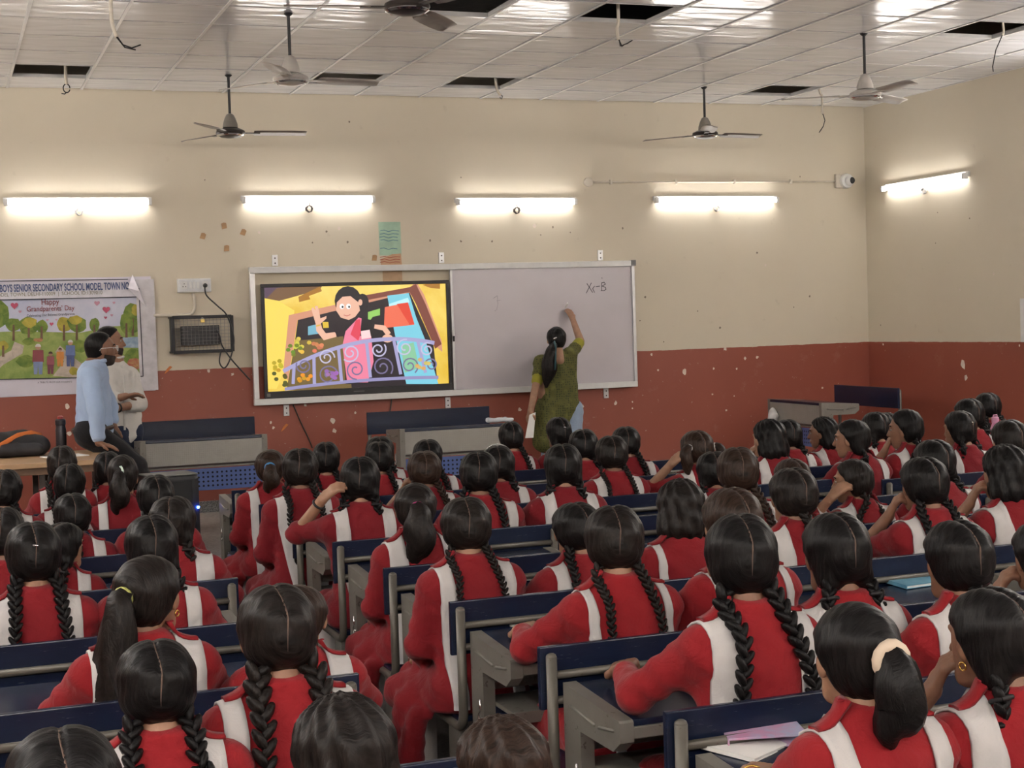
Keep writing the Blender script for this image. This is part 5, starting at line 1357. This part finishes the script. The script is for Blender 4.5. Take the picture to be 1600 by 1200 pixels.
# ================================================================== the three adults
def man_cap_fn(P):
    X, Y, Z = P
    d = ellip(P, (0, -.014, .022), (.082, .100, .097))
    d = smin(d, ellip(P, (0, -.045, -.03), (.064, .055, .055)), .02)
    cut = (Y-.004)-f32(.95)*np.maximum(Z-.03, 0)
    return smax(d, cut, .012)+f32(.001)*np.sin(X*240)*np.sin(Y*210+Z*190)
def beard_fn(P):
    X, Y, Z = P
    d = head_fn(P, True)-f32(.0035)
    reg = smax(Z+f32(.047)-f32(.25)*np.maximum(np.abs(X)-.03, 0), -(Z+f32(.125)), .006)
    reg = smax(reg, f32(.010)-Y, .01)
    mouth = cone(P, (-.016, .10, -.056), (.016, .10, -.056), .009, .009)
    return smax(smax(d, reg, .008), -mouth, .006)
def to_local(root, p): return tuple(np.array(p, float)-np.array(root, float))
def adult(label, root, prims_body, head, garments, hands, hairspec, skin=0):
    """garments: (name, prims, material, k, h, noise); head: (centre, yaw, pitch, roll, scale); hands: (elbow, wrist, dir, normal, side, curl)"""
    t = empty('person', root, 0, label, 'person'); R = np.array(root, float)
    def loc(pr): return [((tuple(np.array(q[0])-R), tuple(np.array(q[1])-R), q[2], q[3]) if len(q) == 4 else (tuple(np.array(q[0])-R), q[1])) for q in pr]
    c, yaw, pitch, roll, sc = head
    Mh = Matrix.Translation(Vector(c)-Vector(root)) @ Matrix.Rotation(yaw, 4, 'Z') @ Matrix.Rotation(pitch, 4, 'X') @ Matrix.Rotation(roll, 4, 'Y') @ Matrix.Scale(sc, 4)
    A = np.array(Mh); man = hairspec != 'teacher'
    hv = (MHEADV if man else HEADV) @ A[:3, :3].T + A[:3, 3]
    pb = loc(prims_body); lo, hi = bounds(pb, .01)
    parts = [(hv, MHEADQ if man else HEADQ), nets(lambda P: union(P, pb, .04), lo, hi, .024)]
    for E_, W_, d, n, s, cu in hands: parts.append(hand_nets(np.array(E_)-R, np.array(W_)-R, d, n, s, cu, .038, .027))
    V, Q = joinm(parts); link('body', np_mesh('body', V, Q, SKINS[skin]), t)
    for name, pr, mat, k, h, nz in garments:
        pr = loc(pr); lo, hi = bounds(pr, .015)
        def fn(P, pr=pr, k=k, nz=nz):
            X, Y, Z = P
            n_ = [q for q in pr if len(q) == 4 and max(q[2], q[3]) < .0765]; b_ = [q for q in pr if q not in n_]
            d_ = union(P, b_, k) if b_ else union(P, n_, .02)
            if b_ and n_: d_ = smin(d_, union(P, n_, .015), .022)
            return d_+f32(nz)*(np.sin(X*34+Z*31+Y*17)*np.sin(Z*43-Y*29))+f32(nz*.6)*np.sin(Z*85+X*37-Y*41)
        V, Q = nets(fn, lo, hi, h); link(name, np_mesh(name, V, Q, mat), t)
    eyes_mb(t, Mh)
    if man:
        V, Q = nets(man_cap_fn, (-.1, -.13, -.12), (.1, .12, .13), .0065); o = link('hair', np_mesh('hair', V, Q, HAIRS[0]), t); o.matrix_local = Mh
        V, Q = nets(beard_fn, (-.1, -.03, -.14), (.1, .13, -.0), .0058); o = link('beard', np_mesh('beard', V, Q, pm('beard_stubble', (.030, .019, .014), .8, 0, .4, 60)), t); o.matrix_local = Mh
    else:
        o = link('hair', cap_mesh('pony', 0), t); o.matrix_local = Mh
    return t, Mh
def J(px, py, Y): return np.array(at(px, py, Y))
def mid(a, b, u=.5): return a+(b-a)*u
# ---- teacher writing on the board
tn, tsl, tsr = J(868, 551, 12.93), J(846, 567, 12.95), J(889, 556, 12.97)
thl, thr = J(856, 640, 12.93), J(890, 637, 12.93)
ter, twr = J(907, 533, 13.08), J(895, 499, 13.25)
tel, twl = J(838, 600, 12.86), J(829, 641, 12.84)
hc = J(869, 530, 12.95); root = (float(tn[0]), 12.95, ZP)
fl, fr_ = np.array((thl[0]+.02, 12.95, ZP+.07)), np.array((thr[0]-.01, 12.97, ZP+.07))
def T(*a): return tuple(tuple(q) if isinstance(q, np.ndarray) else q for q in a)
body = [T(tn, mid(thl, thr), .07, .10), T(tsl, thl, .05, .08), T(tsr, thr, .05, .08), T(tsl, tel, .04, .036), T(tsr, ter, .04, .036), T(thl, fl, .075, .04), T(thr, fr_, .075, .04), T(fl, fl+np.array((0, .12, -.03)), .04, .03), T(fr_, fr_+np.array((0, .12, -.03)), .04, .03)]
wl, wr = J(862, 606, 12.93), J(886, 604, 12.93)
heml, hemr = J(852, 688, 12.90), J(868, 690, 12.92)
kp = [T(tsl, wl, .078, .088), T(tsr, wr, .078, .088), T(tn, mid(wl, wr), .07, .105), T(tsl, tsr, .062, .062), T(wl, thl, .088, .108), T(wr, thr, .088, .100), T(mid(wl, wr), mid(thl, thr), .10, .115), T(thl, heml, .108, .120), T(mid(thl, thr), hemr, .115, .115),
      T(tsl, mid(tsl, tel, .62), .062, .058), T(tsr, mid(tsr, ter, .55), .062, .058)]
M_olive = pattern_mat('olive_print_cloth', (.095, .095, .022), (.035, .040, .012), (.15, .145, .035))
M_lime = cloth_mat('lime_sleeve_edge', (.30, .28, .035), .2)
cuffs = [T(mid(tsl, tel, .62), mid(tsl, tel, .86), .056, .052)]
cuffr = [T(mid(tsr, ter, .55), mid(tsr, ter, .86), .056, .052)]
pants = [T(thl, fl+np.array((0, 0, .05)), .095, .075), T(thr+np.array((.03, 0, -.02)), fr_+np.array((.02, 0, .05)), .10, .080)]
dR = J(887, 480, 13.32)-twr
t, Mh = adult('teacher in olive printed tunic writing on the whiteboard', root, body, (tuple(hc), -.15, -.05, 0, .97), [('tunic', kp, M_olive, .05, .015, .003), ('sleeve_edge', cuffs, M_lime, .01, .012, .001), ('sleeve_edge', cuffr, M_lime, .01, .012, .001), ('trousers', pants, cloth_mat('pale_blue_cloth', (.33, .42, .55), .3), .04, .018, .003)],
      [(tuple(ter), tuple(twr), tuple(dR), (-.3, 1, -.3), -1, .45), (tuple(tel), tuple(twl), (-.25, .0, -1), (.9, .3, 0), 1, .5)], 'teacher', 1)
R_ = Vector(root)
pt = [at(866, 538, 12.83)-R_, at(861, 550, 12.78)-R_, at(858, 570, 12.78)-R_, at(856, 592, 12.79)-R_, at(853, 606, 12.80)-R_]
hair = tail_mb([tuple(p) for p in pt], .046, .01).build('ponytail', HAIRS[1], t, True)
MB().tube([at(866, 534, 12.80)-R_, at(868, 545, 12.76)-R_, at(868, 560, 12.72)-R_, at(867, 578, 12.72)-R_], .018, 8, flat=.5).build('ribbon', pm('teal_ribbon', (.02, .07, .08), .5), hair, True)
MB().tube([at(865, 530, 12.855)-R_, at(870, 527, 12.85)-R_], .010, 8).build('hair_clip', M_chrome, hair, True)
p = at(828, 667, 12.80); tag(MB().prism([(-.05, -.10), (.03, -.10), (.06, .13), (.0, .11)], 1, -.003, .003).build('paper_sheet', M_paper, None, False, p), 'white folded paper held in the teacher left hand', 'paper')
p = at(885, 477, 13.335); tag(MB().lathe([(.008, -.06), (.009, .03), (.005, .04)], 10, (0, 0, 0), Matrix.Rotation(1.0, 3, 'X')).build('marker_pen', M_white, None, SM, p), 'white marker held at the board by the teacher', 'marker')
# ---- man in the pale blue shirt leaning on the table
nk, sr, sl = J(148, 572, 11.45), J(141, 588, 11.25), J(149, 583, 11.64)
hr, hl_ = J(141, 676, 11.36), J(149, 672, 11.60)
er, wr_ = J(150, 640, 11.15), J(154, 692, 11.13)
el, wl_ = J(172, 635, 11.68), J(176, 665, 11.62)
kr, kl = J(212, 728, 11.30), J(206, 722, 11.58)
ar, al = np.array((kr[0]+.22, 11.28, ZP+.09)), np.array((kl[0]+.18, 11.6, ZP+.09))
root = (float(ar[0])-.3, 11.45, ZP)
mshirt = cloth_mat('pale_blue_shirt', (.36, .47, .66), .35, .06)
body = [T(nk, mid(hr, hl_), .08, .10), T(sr, er, .045, .04), T(sl, el, .045, .04), T(hr, kr, .08, .05), T(hl_, kl, .08, .05), T(kr, ar, .05, .035), T(kl, al, .05, .035), T(mid(sr, sl, .3), mid(hr, hl_, .3), .06, .07), T(mid(sl, sr, .3), mid(hl_, hr, .2), .06, .07)]
shirt = [T(mid(sr, sl, .27), mid(hr, hl_, .15)+np.array((.0, 0, .02)), .098, .112), T(mid(sl, sr, .25), hl_+np.array((.0, 0, .02)), .095, .108), T(mid(sr, sl), mid(hr, hl_)+np.array((.02, 0, .02)), .11, .13), T(nk+np.array((.0, 0, -.05)), nk+np.array((.01, 0, -.01)), .078, .066), T(sr, sl, .075, .075),
         T(sr, er, .068, .060), T(er, mid(er, wr_, .80), .058, .052), T(sl, el, .068, .06), T(el, mid(el, wl_, .7), .056, .05)]
trs = [T(hr, kr, .105, .078), T(hl_, kl, .10, .075), T(kr, ar, .075, .058), T(kl, al, .075, .058), T(hr, hl_, .11, .11)]
hc = J(158, 545, 11.46); M_bk = cloth_mat('black_trouser_cloth', (.014, .013, .015), .3)
t, Mh = adult('man in pale blue shirt and glasses leaning on the table', root, body, (tuple(hc), -1.55, -.03, .02, 1.06), [('shirt', shirt, mshirt, .05, .0145, .0032), ('trousers', trs, M_bk, .05, .017, .003)],
      [(tuple(er), tuple(wr_), (.75, -.1, -.25), (0, 0, -1), -1, .2), (tuple(el), tuple(wl_), (.3, -.2, -.9), (0, -1, 0), 1, .5)], 'man', 2)
R_ = Vector(root)
for f_ in (ar, al): link('shoe', sdf_obj('shoe', [(tuple(np.array(f_)-R_+np.array((-.02, 0, -.045))), tuple(np.array(f_)-R_+np.array((.15, 0, -.055))), .042, .035)], .014, M_shoe, None).data, t)
for o in [o for o in COL.objects if o.name.startswith('shoe') and o.parent is None]: bpy.data.objects.remove(o)
q = mid(hr, hl_)-R_+np.array((.0, 0, .02)); MB().tube([tuple(q+np.array((.145*math.cos(a), .22*math.sin(a), .01*math.cos(a)))) for a in [k*math.pi/12 for k in range(25)]], .017, 6, flat=.4, caps=False).build('belt', pm('brown_belt', (.05, .03, .02), .4), t, True)
gl = MB()
for s in (-1, 1):
    gl.tube([(s*.033+.023*math.cos(a), .108, .004+.019*math.sin(a)) for a in [k*math.pi/8 for k in range(17)]], .0024, 6, caps=False); gl.tube([(s*.055, .106, .008), (s*.084, .06, .010), (s*.086, -.01, .004), (s*.084, -.02, -.012)], .0022, 6)
gl.tube([(-.011, .110, .008), (.011, .110, .008)], .0022, 6); go = gl.build('glasses', pm('clear_frame', (.62, .60, .58), .3), t, True); go.matrix_local = Mh
col_ = MB().tube([Vector(tuple(nk-R_))+Vector((.02+.068*math.cos(a), .072*math.sin(a), .030+.012*math.cos(a))) for a in [k*math.pi/9 for k in range(19)]], .016, 6, flat=.6, caps=False).build('collar', mshirt, t, True)
# ---- man in the white shirt, arms crossed
nk, sr, sl = J(178, 565, 12.32), J(167, 581, 12.22), J(202, 589, 12.38)
hr, hl_ = J(178, 676, 12.26), J(201, 674, 12.38)
er, wr_ = J(170, 626, 12.14), J(196, 619, 12.02)
el, wl_ = J(218, 631, 12.24), J(181, 638, 12.00)
ar, al = np.array((hr[0]+.02, 12.28, ZP+.09)), np.array((hl_[0]+.03, 12.42, ZP+.09))
root = (float(nk[0]), 12.32, ZP); R_ = Vector(root)
mw_ = cloth_mat('white_shirt', (.66, .64, .60), .35, .04)
body = [T(nk, mid(hr, hl_), .08, .10), T(sr, hr, .07, .08), T(sl, hl_, .07, .08), T(hr, ar, .075, .04), T(hl_, al, .075, .04), T(sr, er, .045, .04), T(sl, el, .045, .04)]
shirt = [T(sr, hr+np.array((0, 0, -.02)), .085, .105), T(sl, hl_+np.array((0, 0, -.02)), .085, .105), T(mid(sr, sl), mid(hr, hl_), .11, .12), T(nk+np.array((0, 0, -.05)), nk+np.array((0, 0, -.015)), .078, .064), T(sr, sl, .070, .070),
         T(sr, er, .070, .062), T(er, mid(er, wr_, .42), .060, .055), T(sl, el, .070, .062), T(el, mid(el, wl_, .34), .062, .056)]
trs = [T(hr, ar, .105, .062), T(hl_, al, .105, .062), T(hr, hl_, .11, .11)]
hc = J(172, 534, 12.34)
t, Mh = adult('bearded man in white shirt with crossed arms by the banner', root, body, (tuple(hc), -1.72, -.02, 0, 1.06), [('shirt', shirt, mw_, .045, .0145, .0032), ('jeans', trs, cloth_mat('dark_jeans', (.02, .028, .06), .35), .05, .017, .003)],
      [(tuple(er), tuple(wr_), (.95, -.1, .1), (0, -.3, -1), 1, .35), (tuple(el), tuple(wl_), (-1, -.15, .05), (0, -.2, -1), -1, .45)], 'man', 0)
for f_ in (ar, al):
    V, Q = nets(lambda P, f_=f_: union(P, [(tuple(np.array(f_)-R_+np.array((-.02, 0, -.045))), tuple(np.array(f_)-R_+np.array((.13, -.08, -.055))), .042, .035)], .01), np.array(f_)-R_-.2, np.array(f_)-R_+.25, .015); link('shoe', np_mesh('shoe', V, Q, M_shoe), t)
MB().tube([Vector(tuple(nk-R_))+Vector((.015+.064*math.cos(a), .066*math.sin(a), .026+.01*math.cos(a))) for a in [k*math.pi/9 for k in range(19)]], .009, 6, flat=.6, caps=False).build('collar', mw_, t, True)
axw = Vector(tuple(wl_-el)).normalized(); link('wrist_watch', tie_mb(Vector(tuple(wl_))-R_-axw*.03, .032, axw, .007).mesh('wrist_watch', M_black, True), t)
MB().tube([at(190, 570, 12.21)-R_, at(193, 600, 12.19)-R_, at(195, 672, 12.16)-R_], .008, 6, flat=.4).build('button_placket', mw_, t, True)
# ================================================================== things on the desks
def desk_z(X, Y):
    rows = LROW if X < 1.3 else ([8.1, 8.97] if X > 6.25 else (QROW if X > 4.95 else ROW))
    yb = max([r for r in rows if r+.38 < Y] or [rows[0]]); return .748+min(max(Y-yb-.40, 0), .385)*.0623+.001
def on_desk(px, py):
    z = .76
    for _ in range(4): p = atz(px, py, z); z = desk_z(p.x, p.y)
    return p
TILT = math.atan2(.024, .385)
def book(px, py, w, d, h, rz, cover, label, cat='book', pages=True):
    p = on_desk(px, py); t = empty(label and ('notebook' if cat == 'notebook' else cat.replace(' ', '_')), p, rz, label, cat); t.rotation_euler = (TILT, 0, rz)
    MB().box(-w/2, w/2, -d/2, d/2, h*.8, h, .001).box(-w/2, w/2, -d/2, d/2, 0, h*.18, .0008).box(-w/2, -w/2+.003, -d/2, d/2, 0, h).build('cover', cover, t)
    if pages: MB().box(-w/2+.002, w/2-.004, -d/2+.004, d/2-.004, h*.18, h*.8).build('pages', M_paper, t)
    return t
def two(name, a, b, sc=14): return print_mat(name, a, b, sc, .4)
book(573, 858, .24, .18, .018, .1, two('cover_green', (.20, .34, .10), (.05, .10, .22), 9), 'green and blue book on the desk beside the raised watch girl')
book(648, 908, .20, .16, .012, .15, two('cover_kraft', (.52, .30, .12), (.42, .22, .08), 9), 'brown kraft covered notebook on the aisle desk', 'notebook')
book(668, 902, .14, .18, .006, -.2, M_paper, 'loose white notebook page beside the brown notebook', 'notebook')
book(815, 897, .26, .19, .014, .05, two('cover_skyblue', (.10, .26, .44), (.35, .48, .55), 12), 'pale blue picture book on the desk of the thin braided girl')
book(812, 962, .20, .26, .006, .1, M_paper, 'open white notebook under the arm of centre parted girl', 'notebook')
book(972, 1041, .16, .10, .010, .3, two('cover_white', (.66, .66, .66), (.70, .70, .69)), 'small white notebook under the writing girl hand', 'notebook')
book(1142, 1162, .17, .24, .010, .5, M_paper, 'white papers beside the pink pencil box in right foreground', 'notebook')
book(1192, 1158, .20, .10, .030, -.25, two('box_pink', (.58, .26, .42), (.40, .42, .58), 18), 'pink printed pencil box on the nearest right desk', 'pencil box', False)
book(1428, 909, .22, .17, .014, .1, two('cover_cyan', (.08, .26, .40), (.20, .42, .52), 7), 'bright blue book on the desk behind one braid girl')
book(845, 905, .17, .02, .010, -.2, M_white, 'clear plastic pencil tray lying on the pale blue book', 'tray', False)
book(1010, 826, .14, .10, .02, 0, two('box_dark', (.03, .03, .04), (.10, .09, .09)), 'dark pencil box left of the wavy bob girl', 'pencil box', False)
book(1238, 1118, .30, .20, .012, .1, two('cover_grey', (.42, .36, .38), (.60, .55, .58), 10), 'printed book under the cream scrunchie girl arm')
def bottle(px, py, zc, h, r, col, capc, label):
    p = Vector((px, py, desk_z(px, py))); t = empty('water_bottle', p, 0, label, 'bottle')
    MB().lathe([(r*.9, 0), (r, .01), (r, h*.66), (r*.7, h*.76), (r*.6, h*.80)], 18).build('flask', col, t, SM)
    cp = MB().lathe([(r*.66, h*.80), (r*.7, h*.82), (r*.7, h*.93), (r*.4, h*.95)], 16).build('cap', capc, t, SM)
    MB().tube([(-r*.5, 0, h*.93), (-r*.4, 0, h*.985), (r*.4, 0, h*.985), (r*.5, 0, h*.93)], r*.12, 6).build('carry_loop', capc, cp, True)
bottle(6.95, 8.80, 0, .30, .036, pm('bottle_pink', (.62, .25, .42), .3), pm('bottle_pink_cap', (.68, .34, .50), .35), 'pink water bottle on the desk at far right')
bottle(7.20, 9.50, 0, .32, .036, pm('bottle_lilac', (.36, .28, .42), .3), pm('bottle_lilac_cap', (.44, .36, .48), .35), 'lilac water bottle behind the right edge girl')
bottle(6.62, 9.60, 0, .30, .034, pm('bottle_blush', (.66, .42, .40), .3), pm('bottle_white_cap', (.7, .66, .64), .35), 'blush coloured bottle behind the chin resting girl')
# plastic film on the platform desks
p = at(768, 673, 12.0); tag(sdf_obj('plastic_wrap', [((-.10, 0, .02), (.12, .02, .015), .022, .016), ((.0, .05, .012), (.08, .06, .02), .02, .015)], .012, pm('plastic_film', (.62, .64, .68), .12, 0, .1), None, .03, .004), 'crumpled clear plastic lying on the empty desk below television', 'plastic'); COL.objects[-1].location = (4.26, 11.62, ZP+.775)
tag(sdf_obj('plastic_bag', [((0, 0, -.10), (0, .0, .02), .05, .035), ((0, .03, -.06), (0, -.05, -.02), .03, .03)], .014, pm('plastic_bag_film', (.66, .65, .64), .12, 0, .1), None, .03, .006), 'crumpled white plastic bag at the corner desk end', 'plastic'); COL.objects[-1].location = (7.385, 12.60, ZP+.64)
